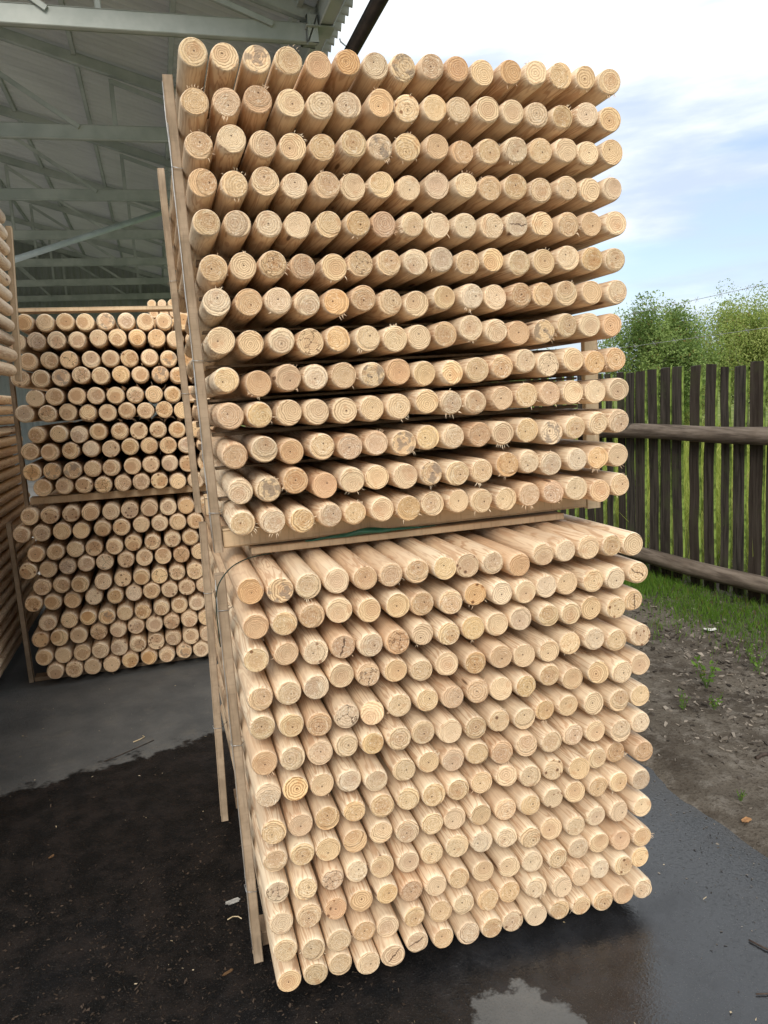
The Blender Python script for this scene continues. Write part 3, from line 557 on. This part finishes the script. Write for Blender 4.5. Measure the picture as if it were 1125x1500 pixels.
def smooth_path(P, n=6):
    P = [Vector(p) for p in P]; P = [P[0]]+P+[P[-1]]; out = []
    for i in range(1, len(P)-2):
        for k in range(n):
            t = k/n; a, b_, c, d = P[i-1:i+3]; out.append(0.5*((2*b_)+(c-a)*t+(2*a-5*b_+4*c-d)*t*t+(3*b_-a-3*c+d)*t**3))
    return out+[P[-2]]
b = MB(); b.tube(smooth_path([(-0.47, 0.175, 1.238), (-0.54, 0.13, 1.240), (-0.595, 0.09, 1.226), (-0.634, 0.08, 1.180), (-0.642, 0.10, 1.11), (-0.640, 0.118, 1.0)]), 0.0018, 6)
o = b.build('green_cord', CORD, smooth=True); rebase(o, (-0.60, 0.10, 1.2)); tag(o, 'dark green cord looped at the top corner of the lower front bundle', 'cord')

# ------------------------------------------------------------------ open shed
shed = empty('open_shed', (1.5, 5.3, 0)); tag(shed, 'tall open shed with grey steel trusses over corrugated roof sheets', 'shed')
def child(mb, name, mat, smooth=False):
    o = mb.build(name, mat, smooth=smooth); o.data.transform(Matrix.Translation(-shed.location)); o.parent = shed; return o
XE, XR, ZC, SLP = 1.36, -10.6, 5.5, 0.30
def zroof(x): return ZC+0.30+SLP*(XE-x) if x > XR else ZC+0.30+SLP*(XE-XR)-SLP*(XR-x)
TY = [6.70+3.33*k for k in range(7)]
for y in TY:
    b = MB(); zr = zroof(XR)
    b.beam((XE-0.075, y, ZC), (2*XR-XE, y, ZC), 0.10, 0.19)                        # bottom chord
    b.beam((XE-0.10, y, ZC+0.18), (XR, y, zr-0.20), 0.10, 0.14); b.beam((XR, y, zr-0.205), (2*XR-XE, y, ZC+0.10), 0.10, 0.14)
    n = 5; step_ = (XE-XR)/n
    for sgn in (1, -1):
        for k in range(n):
            xv = XE-step_*(k+0.95) if k < n-1 else XR+0.06
            xa = XE-step_*(k+0.15) if k else XE-0.55
            zt = zroof(xv)-0.27
            def mx(x): return x if sgn > 0 else 2*XR-x
            b.beam((mx(xv), y+0.012, ZC+0.06), (mx(xv), y+0.012, zt), 0.06, 0.06, up=(0, 1, 0))
            b.beam((mx(xv), y-0.058, zt-0.05), (mx(xa), y-0.058, ZC+0.05), 0.05, 0.06)
    child(b, 'truss', STEEL)
    if y > 7:
        b = MB(); b.box(XE-0.10, XE+0.10, y-0.06, y+0.06, 0.0, ZC+0.03); b.box(XE-0.12, XE+0.12, y-0.10, y+0.10, 0.001, 0.02); child(b, 'column', STEEL)
Y0, Y1 = 5.3, 27.2
for k in range(10):
    x = XE-0.25-k*1.235
    b = MB(); b.beam((x, Y0, zroof(x)-0.085), (x, Y1, zroof(x)-0.085), 0.06, 0.10); child(b, 'purlin', STEEL)
    x2 = 2*XR-x; b = MB(); b.beam((x2, Y0, zroof(x2)-0.085), (x2, Y1, zroof(x2)-0.085), 0.06, 0.10); child(b, 'purlin', STEEL)
b = MB(); b.beam((XE+0.01, Y0, ZC+0.165), (XE+0.01, Y1, ZC+0.165), 0.16, 0.25); child(b, 'eave_beam', STEEL)
for y in TY:
    b = MB(); b.box(XE-0.20, XE-0.0705, y-0.11, y-0.055, ZC-0.13, ZC+0.16); b.box(XE-0.21, XE+0.10, y-0.14, y+0.14, ZC+0.024, ZC+0.0395); b.box(XE-0.24, XE-0.075, y+0.055, y+0.075, ZC-0.12, ZC+0.20); child(b, 'eave_bracket', STEEL)
# corrugated sheets: ribs run down the slope, pitch 0.177 m
NY = 137*6+1; yy = np.linspace(Y0-0.25, Y1, NY); cz = 0.048*np.cos(2*PI*(yy-Y0)/0.177)
for (xa, xb) in ((XE+0.27, XR+0.01), (XR-0.01, 2*XR-XE-0.27)):
    vs = []; fs = []
    for x in (xa, xb):
        for dz in (0.0, 0.007):
            vs += [(x, float(y), zroof(x)+float(c)+dz) for y, c in zip(yy, cz)]
    for i in range(NY-1):
        fs += [(i, i+1, 2*NY+i+1, 2*NY+i), (NY+i+1, NY+i, 3*NY+i, 3*NY+i+1), (i+1, i, NY+i, NY+i+1)]
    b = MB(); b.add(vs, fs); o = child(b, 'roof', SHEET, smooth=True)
b = MB(); gy0 = 5.1; gx, gz = 1.725, 5.47
n = 10; prof = [(gx+0.085*math.cos(t), gz+0.085*math.sin(t)) for t in [PI+PI*i/n for i in range(n+1)]]+[(gx+0.079*math.cos(t), gz+0.079*math.sin(t)) for t in [2*PI-PI*i/n for i in range(n+1)]]
vs = [(x, y, z) for y in (gy0, Y1) for x, z in prof]; k = len(prof)
b.add(vs, [(i, (i+1) % k, k+(i+1) % k, k+i) for i in range(k)]+[tuple(range(k-1, -1, -1)), tuple(range(k, 2*k))]); gut = child(b, 'gutter', GUTTER, smooth=True)
for y in [7.05+3.33*k for k in range(0, 6)]:
    b = MB(); b.tube([(gx+0.0895*math.cos(t), y, gz+0.0895*math.sin(t)) for t in [PI+PI*i/12 for i in range(13)]]+[(gx-0.0895, y, gz+0.13), (XE+0.27, y, gz+0.16)], 0.009, 6); o = b.build('gutter_bracket', STEEL_L, smooth=True); o.data.transform(Matrix.Translation(-shed.location)); o.parent = gut
b = MB(); b.tube([(-3.55, 12.0, 3.9), (-0.15, 14.2, 5.45)], 0.055, 10); child(b, 'brace', STEEL_L, smooth=True)
def rib_wall(p, q, z0, zt, name):
    p = Vector(p); q = Vector(q); L_ = (q-p).length; n = int(L_/0.05); d = (q-p).normalized(); nn = Vector((-d.y, d.x, 0)); vs = []; fs = []
    for i in range(n+1):
        c = p+d*(L_*i/n)+nn*(0.02 if (i//2) % 2 else 0.0); vs += [(c.x, c.y, z0), (c.x, c.y, zt(c.x))]
    for i in range(n): fs.append((2*i, 2*i+2, 2*i+3, 2*i+1))
    b = MB(); b.add(vs, fs); return child(b, name, WALLM)
rib_wall((XE+0.1, Y1-0.1, 0), (2*XR-XE, Y1-0.1, 0), 0, lambda x: zroof(x)-0.05, 'back_wall')

# ------------------------------------------------------------------ fence
def fx(y): return 3.254-0.089*(y-2.436)
def picket_mat():
    m = NT('weathered_picket', 0.85, 0.15); p = m.obj(); g = m.noise(m.mul(p, (40, 40, 2.5)), 1.0, 4, 0.65); n = m.noise(p, 5.0, 4, 0.6); oi = m.n('ShaderNodeObjectInfo').outputs['Random']
    c = m.mix(m.step(g, 0.32, 0.68), (0.020, 0.018, 0.016), (0.085, 0.075, 0.063)); c = m.mix(m.M('MULTIPLY', m.step(n, 0.52, 0.70), 0.7), c, (0.060, 0.068, 0.036))
    c = m.mix(m.M('MULTIPLY', oi, 0.5), c, (0.045, 0.031, 0.023)); m.base(c); m.bump(g, 0.5, 0.003); return m.mat
def moss_mat():
    m = NT('mossy_edge', 0.9, 0.1); p = m.obj(); n = m.noise(p, 16.0, 4, 0.65); n2 = m.noise(m.mul(p, (30, 30, 3)), 1.0, 3, 0.6)
    c = m.mix(m.step(n, 0.35, 0.62), (0.06, 0.09, 0.02), (0.20, 0.28, 0.06)); c = m.mix(m.M('MULTIPLY', m.step(n2, 0.5, 0.7), 0.6), c, (0.06, 0.05, 0.035)); m.base(c); return m.mat
def rail_mat():
    m = NT('grey_weathered_rail', 0.75, 0.2); p = m.obj(); g = m.noise(m.mul(p, (30, 1.6, 30)), 1.0, 4, 0.65); n = m.noise(p, 3.0, 4, 0.6)
    c = m.mix(m.step(g, 0.33, 0.68), (0.085, 0.066, 0.052), (0.22, 0.18, 0.145)); c = m.mix(m.M('MULTIPLY', m.step(n, 0.5, 0.7), 0.6), c, (0.13, 0.10, 0.075))
    kn = m.voro(m.mul(p, (2.5, 4.2, 2.5)), 1.0); c = m.mix(m.M('MULTIPLY', m.step(kn, 0.16, 0.09), 0.8), c, (0.025, 0.02, 0.017)); m.base(c); m.bump(g, 0.4, 0.003); return m.mat
PICK, MOSS, RAIL = picket_mat(), moss_mat(), rail_mat()
fence = empty('picket_fence', (fx(2.4), 2.4, 0)); tag(fence, 'dark weathered fence of upright boards with two round rails', 'fence')
rng = random.Random(8); ddir = Vector((-0.089, 1, 0)).normalized(); nrm = Vector((-ddir.y, ddir.x, 0))
ctr = [2.465, 2.62, 2.758, 2.90, 3.046, 3.233, 3.37, 3.514, 3.68, 3.803, 3.932, 4.10]
wid = [.118, .105, .080, .104, .104, .106, .115, .112, .118, .110, .10, .09]
y = 4.10
while y < 8.5: y += rng.uniform(.135, .165); ctr.append(y); wid.append(rng.uniform(.09, .118))
y = 2.465
while y > 0.4: y -= rng.uniform(.140, .165); ctr.append(y); wid.append(rng.uniform(.09, .118))
for yc, wd in zip(ctr, wid):
    b = MB(); x = fx(yc); zt = 1.727+rng.uniform(-.02, .02); zb = 0.012+rng.uniform(-.02, .03); lean = rng.gauss(0, .011); bow = rng.gauss(0, .008)
    c0 = Vector((x, yc, zb)); c1 = Vector((x, yc+lean, zt)); t = 0.022
    vs = []
    N = 7; wob = [rng.gauss(0, .003) for _ in range(N+1)]
    for i in range(N+1):
        c = c0.lerp(c1, i/N)+ddir*bow*math.sin(PI*i/N)+nrm*rng.gauss(0, .002)
        for (s, n_) in ((-1, 0), (1, 0), (1, 1), (-1, 1)):
            vs.append(c+ddir*(s*wd/2+wob[i])-nrm*(t*n_)+Vector((0, 0, (rng.uniform(-.006, .006) if i in (0, N) else 0))))
    fs = []; mi = []
    for i in range(N):
        for k in range(4):
            fs.append((i*4+k, i*4+(k+1) % 4, i*4+4+(k+1) % 4, i*4+4+k)); mi.append(1 if k in (1, 3) else 0)
    fs += [(3, 2, 1, 0), (N*4, N*4+1, N*4+2, N*4+3)]; mi += [0, 0]
    b.add(vs, fs); b.m = mi; b.v = [tuple(Vector(v)-fence.location) for v in b.v]
    b.build('picket', [PICK, MOSS], fence)
for zr, r_ in ((1.232, 0.062), (0.185, 0.062)):
    b = MB(); pts = []; rr = []
    for i in range(31):
        yy_ = 0.2+8.4*i/30; p = Vector((fx(yy_), yy_, zr+0.006*math.sin(i*1.1+zr)))+nrm*(r_+0.004); pts.append(p-fence.location); rr.append(r_*(1+0.04*math.sin(i*0.7+zr*3)+rng.uniform(-.012, .012)))
    b.tube(pts, rr, 18); b.build('rail', RAIL, fence, smooth=True)
# barbed wire strung behind the fence
bwm = MB(); 
def bline(p, q, sag):
    p = Vector(p); q = Vector(q); pts = []; n = 60
    for i in range(n+1):
        t = i/n; pts.append(p.lerp(q, t)+Vector((0, 0, -sag*4*t*(1-t))))
    bwm.tube(pts, 0.0022, 5)
    for i in range(2, n, 2):
        c = pts[i]
        for a in (0.7, 2.2): bwm.tube([c+Vector((0.0, math.cos(a)*.03, math.sin(a)*.03)), c-Vector((0.0, math.cos(a)*.03, math.sin(a)*.03))], 0.0014, 4)
bline((4.1, 0.5, 2.05), (3.55, 9.0, 1.98), 0.03); bline((4.1, 0.5, 2.42), (3.55, 9.0, 2.24), 0.03)
bw = bwm.build('barbed_wire', WIRE); rebase(bw, (4.0, 3.0, 2.05)); tag(bw, 'two thin strands of barbed wire above the fence boards', 'barbed wire')

# ------------------------------------------------------------------ trees behind the fence
def leaf_mat(name, a, b, dry=(0.2, 0.15, 0.05)):
    m = NT(name, 0.6, 0.25); v = m.xyz(m.attr('lv')); c = m.mix(v[0], a, b); c = m.mix(m.step(v[1], 0.93, 0.97), c, dry); m.base(c)
    tr = m.n('ShaderNodeBsdfTranslucent'); m.put(tr.inputs['Color'], m.mix(0.5, c, (0.20, 0.28, 0.03))); mx = m.n('ShaderNodeMixShader'); mx.inputs[0].default_value = 0.48
    m.nt.links.new(m.b.outputs[0], mx.inputs[1]); m.nt.links.new(tr.outputs[0], mx.inputs[2]); m.nt.links.new(mx.outputs[0], m.nt.nodes['Material Output'].inputs['Surface']); return m.mat
def leaves(pos, size, rngn, flat=0.35):
    n = len(pos); u = rngn.normal(size=(n, 3)); u /= np.linalg.norm(u, axis=1)[:, None]; w_ = rngn.normal(size=(n, 3)); w_[:, 2] *= flat
    v = np.cross(u, w_); v /= np.linalg.norm(v, axis=1)[:, None]; s = size*rngn.uniform(0.6, 1.3, n)[:, None]
    q = np.stack([pos-u*s, pos+v*s*0.45, pos+u*s, pos-v*s*0.45], 1).reshape(-1, 3)
    return q
def crown_mesh(name, q, lv, mat, parent=None):
    n = len(q)//4; me = bpy.data.meshes.new(name); me.from_pydata(q.tolist(), [], [(4*i, 4*i+1, 4*i+2, 4*i+3) for i in range(n)]); me.materials.append(mat)
    a = me.attributes.new('lv', 'FLOAT_VECTOR', 'POINT'); a.data.foreach_set('vector', np.repeat(lv, 4, 0).astype('f').ravel()); me.update()
    o = bpy.data.objects.new(name, me); COL.objects.link(o)
    if parent: o.parent = parent
    return o
BARK = mat_plain('tree_bark', (0.06, 0.05, 0.04), (0.14, 0.12, 0.10), 9, 0.85, 0.1, 0, 0.6)
LEAF_A = leaf_mat('willow_leaf', (0.10, 0.175, 0.05), (0.36, 0.47, 0.155)); LEAF_B = leaf_mat('birch_leaf', (0.155, 0.235, 0.055), (0.50, 0.56, 0.18))
def tree(name, label, x, y, h, wd, seed, mat, n_br=46, per=170, leaf=0.030, base=0.25, z0=-0.06):
    r = random.Random(seed); rn = np.random.default_rng(seed); root = empty(name, (x, y, z0)); tag(root, label, 'tree', 'trees beyond the fence')
    tb = MB(); tips = []; stems = r.randint(2, 4)
    for s in range(stems):
        a = r.uniform(0, 6.28); top = Vector((math.cos(a)*wd*.22, math.sin(a)*wd*.22, h*r.uniform(.78, .93))); pts = [Vector((math.cos(a)*.05, math.sin(a)*.05, 0))]
        for i in range(1, 7):
            pts.append(Vector((0, 0, 0)).lerp(top, i/6)+Vector((r.gauss(0, .05), r.gauss(0, .05), 0)))
        tb.tube(pts, [0.055*h/4*(1-.85*i/6) for i in range(7)], 6)
        tips.append((top, 0.7))
        for k in range(n_br//stems):
            t = base+(1-base)*r.random()**0.8; i = min(5, int(t*6)); p = pts[i].lerp(pts[i+1], t*6-i); aa = r.uniform(0, 6.28); ln = wd*.5*r.uniform(.45, 1.05)*(1.12-.75*t**2)
            e = p+Vector((math.cos(aa)*ln, math.sin(aa)*ln, ln*r.uniform(.25, .9))); mid = p.lerp(e, .5)+Vector((r.gauss(0, .06), r.gauss(0, .06), -.03)); tb.tube([p, mid, e], [.016, .010, .004], 4)
            sh = e+Vector((r.gauss(0, .08), r.gauss(0, .08), wd*r.uniform(.08, .20))); tb.tube([e, sh], [.005, .002], 4); tips += [(e, .9), (mid, .7), (sh, .45)]
    tb.build('trunk', BARK, root, smooth=True)
    P = []; LV = []
    for (c, k) in tips:
        n = int(per*k*r.uniform(.5, 1.3)); sg = wd*.078*r.uniform(.6, 1.5); tone = r.uniform(-0.1, 0.75)
        g = rn.normal(size=(n, 3)); g *= np.minimum(1, 1.5/np.linalg.norm(g, axis=1))[:, None]; g = g*sg*np.array([.85, .85, 1.35]); P.append(np.array(c)+g); LV.append(np.stack([np.clip(tone+rn.uniform(-.1, .4, n), 0, 1), rn.random(n), rn.random(n)], 1))
    P = np.concatenate(P); LV = np.concatenate(LV); ok = P[:, 2] > 0.15; P = P[ok]; LV = LV[ok]
    crown_mesh('crown', leaves(P, leaf, rn), LV, mat, root); return root
tree('willow_tree', 'dense green tree right beside the front bundles, beyond the fence', 10.05, 13.2, 2.95, 2.2, 1, LEAF_A, n_br=64, per=520)
tree('birch_tree', 'wide yellow-green tree at the photo edge beyond the fence', 13.85, 14.6, 3.1, 3.2, 2, LEAF_B, n_br=80, per=520)
tree('birch_tree', 'low bright tree in the gap between dense tree and wide tree', 12.2, 15.5, 1.75, 2.2, 3, LEAF_B, n_br=60, per=380)
tree('willow_tree', 'low dark tree showing between the post rows behind the front bundles', 7.0, 14.5, 1.95, 2.6, 4, LEAF_A, n_br=56, per=380)
tree('willow_tree', 'tall green tree farther along the fence, mostly outside the picture', 15.6, 12.2, 3.5, 3.2, 6, LEAF_A, n_br=60, per=380)
tree('willow_tree', 'bushy tree behind the front bundles, peeping under the top rows', 4.6, 16.5, 2.1, 3.0, 7, LEAF_A, n_br=56, per=200)

# ------------------------------------------------------------------ grass, weeds, litter
def grass(name, n, xr, yr, h, wd, mat, dens=None, seed=1, z=0.0, lean=0.45):
    g = np.random.default_rng(seed); P = []
    while sum(len(p) for p in P) < n:
        c = np.stack([g.uniform(*xr, 4000), g.uniform(*yr, 4000)], 1)
        if dens is not None: c = c[g.random(len(c)) < dens(c[:, 0], c[:, 1])]
        P.append(c)
    P = np.concatenate(P)[:n]; hh = h*g.uniform(.35, 1.25, n); a = g.uniform(0, 6.28, n); b = g.uniform(0, 6.28, n); ln = hh*lean*g.uniform(.1, 1.3, n)
    w_ = wd*g.uniform(.6, 1.3, n); B = np.stack([P[:, 0], P[:, 1], np.full(n, z)], 1); D = np.stack([np.cos(a), np.sin(a), 0*a], 1)*w_[:, None]; E = np.stack([np.cos(b)*ln, np.sin(b)*ln, hh], 1); Mi = E*np.array([.35, .35, .62])
    q = np.stack([B-D, B+D, B+Mi+D*.7, B+E, B+Mi-D*.7], 1).reshape(-1, 3); me = bpy.data.meshes.new(name); me.from_pydata(q.tolist(), [], [(5*i, 5*i+1, 5*i+2, 5*i+3, 5*i+4) for i in range(n)]); me.materials.append(mat)
    at = me.attributes.new('lv', 'FLOAT_VECTOR', 'POINT'); at.data.foreach_set('vector', np.repeat(g.random((n, 3)), 5, 0).astype('f').ravel()); me.update()
    o = bpy.data.objects.new(name, me); COL.objects.link(o); o['kind'] = 'stuff'; return o
GR = leaf_mat('short_grass_blade', (0.065, 0.15, 0.018), (0.17, 0.31, 0.045)); GR2 = leaf_mat('meadow_blade', (0.20, 0.27, 0.04), (0.52, 0.55, 0.15), (0.32, 0.26, 0.12))
def dfence(X, Y): return np.exp(-((X-(fx(Y)-0.36))/0.32)**2)*np.clip(0.72+0.9*fbm(X*1.6, Y*1.6), 0, 1)
tag(grass('grass', 30000, (2.2, 3.7), (0.4, 6.5), 0.06, 0.0024, GR, dfence, 3, 0.012), 'short green grass along the foot of the fence', 'grass')
def dspot(X, Y): return np.clip(fbm(X*2.3+7, Y*2.3)*1.6-0.45, 0, .6)*(X > 1.35)
tag(grass('grass_tufts', 6500, (1.4, 2.9), (-0.4, 5.0), 0.045, 0.002, GR, dspot, 4, 0.02), 'sparse green tufts on the bare earth', 'grass')
tag(grass('meadow_grass', 42000, (3.3, 13.0), (1.5, 16.0), 0.55, 0.006, GR2, lambda X, Y: (X > fx(Y)+0.12)*np.clip(.55+.6*fbm(X*.6, Y*.6), .1, 1), 5, -0.06), 'tall yellow-green meadow grass beyond the fence', 'grass')
rng = random.Random(17)
def chips_mat(name, a, b, rough=0.8):
    m = NT(name, rough, 0.25); v = m.xyz(m.attr('lv')); m.base(m.mix(v[0], a, b)); return m.mat
CH1 = chips_mat('bark_litter', (0.006, 0.005, 0.004), (0.070, 0.048, 0.033), 0.75); CH2 = chips_mat('earth_litter', (0.022, 0.017, 0.013), (0.30, 0.26, 0.215), 0.85); CH3 = chips_mat('pale_splinter', (0.30, 0.23, 0.13), (0.55, 0.46, 0.33))
def chips(name, n, fn, smin, smax, mat, z, label, cat, pw=1.0):
    b = MB()
    for _ in range(n):
        x, y = fn(); s = smin+(smax-smin)*rng.random()**4; w_ = s*rng.uniform(.10, .75); t = max(.0008, s*rng.uniform(.05, .16)); a = rng.uniform(0, 6.28); tl = rng.gauss(0, .25)
        d = Vector((math.cos(a), math.sin(a), tl)).normalized()*s/2; e = Vector((-math.sin(a), math.cos(a), rng.gauss(0, .3))).normalized()*w_/2; c = Vector((x, y, z(x, y)+t*.6+abs(tl)*s*.4)); u = Vector((0, 0, t/2))
        k = rng.uniform(.4, 1); g_ = lambda: rng.uniform(.25, 1); vs = [c-d*g_()-e*g_()-u, c+d*g_()-e*g_()-u, c+d+e*g_()-u, c-d*g_()+e*g_()-u]; vs += [p+2*u for p in vs]
        b.add(vs, [(3, 2, 1, 0), (4, 5, 6, 7), (0, 1, 5, 4), (1, 2, 6, 5), (2, 3, 7, 6), (3, 0, 4, 7)], 0, (rng.random()**pw, rng.random(), 0))
    o = b.build(name, mat, attr='lv'); tag(o, label, cat, kind='stuff'); return o
def f_left():
    while True:
        x, y = rng.uniform(-2.0, -0.25), rng.uniform(-1.2, 1.55)
        if y < 1.45+.31*(x+1.3) and rng.random() < max(.04, min(1, .45+1.2*float(fbm(np.array(x*1.4), np.array(y*1.4))))): return x, y
chips('bark_litter', 17000, f_left, 0.0013, 0.016, CH1, lambda x, y: 0.0, 'dark wet bark crumbs scattered over the asphalt', 'litter', 1.6)
def f_all():
    return rng.uniform(-2.2, 1.05), rng.uniform(-1.2, 2.9)
chips('wood_splinters', 420, f_all, 0.002, 0.016, CH3, lambda x, y: 0.001, 'tiny pale splinters scattered on the asphalt', 'litter')
def f_right():
    while True:
        x, y = rng.uniform(1.12, 3.2), rng.uniform(-.6, 5.0)
        if rng.random() < max(.06, min(1, .35+.28*(x-1.2)+.9*float(fbm(np.array(x*1.5+3), np.array(y*1.5))))): return x, y
chips('wood_chips', 19000, f_right, 0.002, 0.042, CH2, lambda x, y: float(earth_z(np.array(x), np.array(y))), 'brown and grey wood chips littering the earth beside the asphalt', 'litter', 1.7)
def f_edge():
    while True:
        x, y = 1.14-abs(rng.gauss(0, .22)), rng.uniform(-.8, 1.6)
        if x > .3: return x, y
chips('soil_crumbs', 1500, f_edge, 0.0015, 0.012, CH2, lambda x, y: 0.0, 'soil crumbs washed onto the wet asphalt along its edge', 'litter', 2.5)
def clods():
    b = MB()
    for _ in range(2600):
        x, y = f_right(); s = .003+.016*rng.random()**5; z = float(earth_z(np.array(x), np.array(y))); vs = []
        for (dx, dy, dz) in ((1, 0, 0), (.3, .95, 0), (-.8, .6, 0), (-.8, -.6, 0), (.3, -.95, 0), (.45, .3, .7), (-.35, .4, .75), (0, -.5, .65)):
            vs.append((x+dx*s*rng.uniform(.6, 1.2), y+dy*s*rng.uniform(.6, 1.2), z-.001+dz*s*rng.uniform(.6, 1.1)))
        b.add(vs, [(0, 1, 5), (1, 6, 5), (1, 2, 6), (2, 3, 6), (3, 7, 6), (3, 4, 7), (4, 0, 7), (0, 5, 7), (5, 6, 7)], 0, (rng.random()*.55, 0, 0))
    o = b.build('earth_clods', CH2, attr='lv'); tag(o, 'small clods and stones on the bare earth', 'clods', kind='stuff')
clods()
def scrap(name, label, cat, x, y, z, sx, sy, rot, mat, seed, curl=.25):
    r = random.Random(seed); b = MB(); vs = []; N = 6
    for j in range(N+1):
        for i in range(N+1):
            u, v = i/N-.5, j/N-.5; k = 1-1.1*abs(u)**1.5*abs(v)**.6+r.uniform(-.1, .1); p = Vector((u*sx*k, v*sy*k, curl*sy*(u*u+.5*v*v)+r.uniform(0, .06)*sy)); p.rotate(Matrix.Rotation(rot, 3, 'Z')); vs.append(p)
    fs = [(j*(N+1)+i, j*(N+1)+i+1, (j+1)*(N+1)+i+1, (j+1)*(N+1)+i) for j in range(N) for i in range(N)]
    b.add(vs+[v-Vector((0, 0, .0012)) for v in vs], fs+[tuple(k+len(vs) for k in f[::-1]) for f in fs]); o = b.build(name, mat, smooth=True); o.location = (x, y, z+.002); tag(o, label, cat); return o
PAPER = mat_plain('pale_paper', (0.55, 0.54, 0.50), (0.70, 0.69, 0.65), 40, 0.7); LEAFD = mat_plain('dry_leaf', (0.24, 0.12, 0.05), (0.36, 0.19, 0.08), 60, 0.7); TWIG = mat_plain('twig_bark', (0.03, 0.022, 0.016), (0.07, 0.05, 0.04), 30, 0.8); STRAW = mat_plain('straw', (0.42, 0.33, 0.20), (0.55, 0.45, 0.30), 30, 0.7)
LEAFD2 = mat_plain('wet_leaf', (0.10, 0.055, 0.025), (0.15, 0.085, 0.04), 60, 0.7); PAPER2 = mat_plain('grey_scrap', (0.28, 0.27, 0.25), (0.42, 0.41, 0.38), 60, 0.7)
scrap('paper_scrap', 'small pale torn scrap on the dark asphalt near the lower front bundle', 'scrap', -0.666, 0.448, 0, .055, .024, .2, PAPER2, 1)
scrap('paper_scrap', 'white scrap lying on the grass edge below the fence', 'scrap', 2.543, 2.057, float(earth_z(np.array(2.543), np.array(2.057)))+.01, .085, .05, -.5, PAPER, 2, .5)
scrap('dry_leaf', 'orange-brown dry leaf on the earth beside the asphalt edge', 'leaf', 1.206, 0.196, .020,   .045, .028, .3, LEAFD, 3)
scrap('dry_leaf', 'small brown leaf on the dark asphalt under the side-on stack', 'leaf', -1.303, 0.978, 0, .028, .013, .9, LEAFD2, 4)
scrap('dry_leaf', 'brown leaf on the wet asphalt beside the lower batten foot', 'leaf', -0.71, 0.12, 0, .04, .011, .5, LEAFD2, 5)
def twig(name, label, cat, pts, r, mat):
    b = MB(); b.tube(pts, r, 6); o = b.build(name, mat, smooth=True); rebase(o, pts[0]); tag(o, label, cat)
twig('straw_stalk', 'pale bent straw lying on the dry asphalt', 'straw', [(-1.03, 1.92, .004), (-1.0, 1.935, .005), (-.975, 1.96, .004), (-.985, 1.975, .006)], .0028, STRAW)
twig('twig', 'long thin dark twig on the dry asphalt edge', 'twig', [(-1.16, 1.75, .004), (-1.09, 1.79, .004), (-1.0, 1.85, .004), (-.93, 1.90, .004)], .0022, TWIG)
twig('straw_stalk', 'curled pale shaving on the wet asphalt near the torn scrap', 'straw', [(-.69, .36, .003), (-.672, .368, .004), (-.655, .362, .004), (-.645, .348, .003)], .0018, STRAW)
twig('twig', 'short dark twig crossing the photo edge on shiny asphalt', 'twig', [(.785, -.30, .004), (.80, -.34, .005), (.83, -.40, .004)], .0028, TWIG)
twig('twig', 'small dark twig lowest on the shiny asphalt', 'twig', [(.655, -.475, .004), (.70, -.49, .004)], .0022, TWIG)
twig('twig', 'dark stick lying on the bare earth beside the asphalt', 'twig', [(1.575, .56, .03), (1.62, .575, .03), (1.67, .57, .028)], .008, TWIG)
twig('twig', 'dark broken branch bit among the wood chips', 'twig', [(2.02, .95, .03), (2.10, .99, .035), (2.17, 1.0, .03)], .008, TWIG)
def weed(label, x, y, h, seed):
    r = random.Random(seed); rn = np.random.default_rng(seed); z = float(earth_z(np.array(x), np.array(y))); root = empty('weed_plant', (x, y, z)); tag(root, label, 'weed', 'weeds growing in the bare earth'); b = MB(); P = []
    for s in range(r.randint(4, 7)):
        a = r.uniform(0, 6.28); e = Vector((math.cos(a)*h*.35, math.sin(a)*h*.35, h*r.uniform(.6, 1))); b.tube([(0, 0, -.01), e*.5+Vector((0, 0, h*.08)), e], [.0022, .0018, .001], 5)
        for k in range(9):
            P.append(np.array(e*(.25+.75*k/8))+rn.normal(size=3)*h*.06)
    b.build('stem', GR_STEM, root); P = np.array(P); crown_mesh('foliage', leaves(P, h*.085, rn, .6), rn.random((len(P), 3)), GR, root)
GR_STEM = mat_plain('weed_stem', (0.05, 0.09, 0.02), (0.08, 0.13, 0.03), 20, 0.7)
weed('tall weed with narrow leaves on the bare earth beside the stack', 1.916, 1.303, .20, 1)
weed('low spreading weed closest to the front bundles', 1.613, 1.101, .10, 2)
weed('small weed below the tall narrow-leaved weed', 1.75, 1.04, .11, 3)
weed('leafy weed at the photo edge beside the fence grass', 2.322, 1.389, .14, 4)
weed('tiny bright weed just off the asphalt edge', 1.291, 0.323, .05, 5)
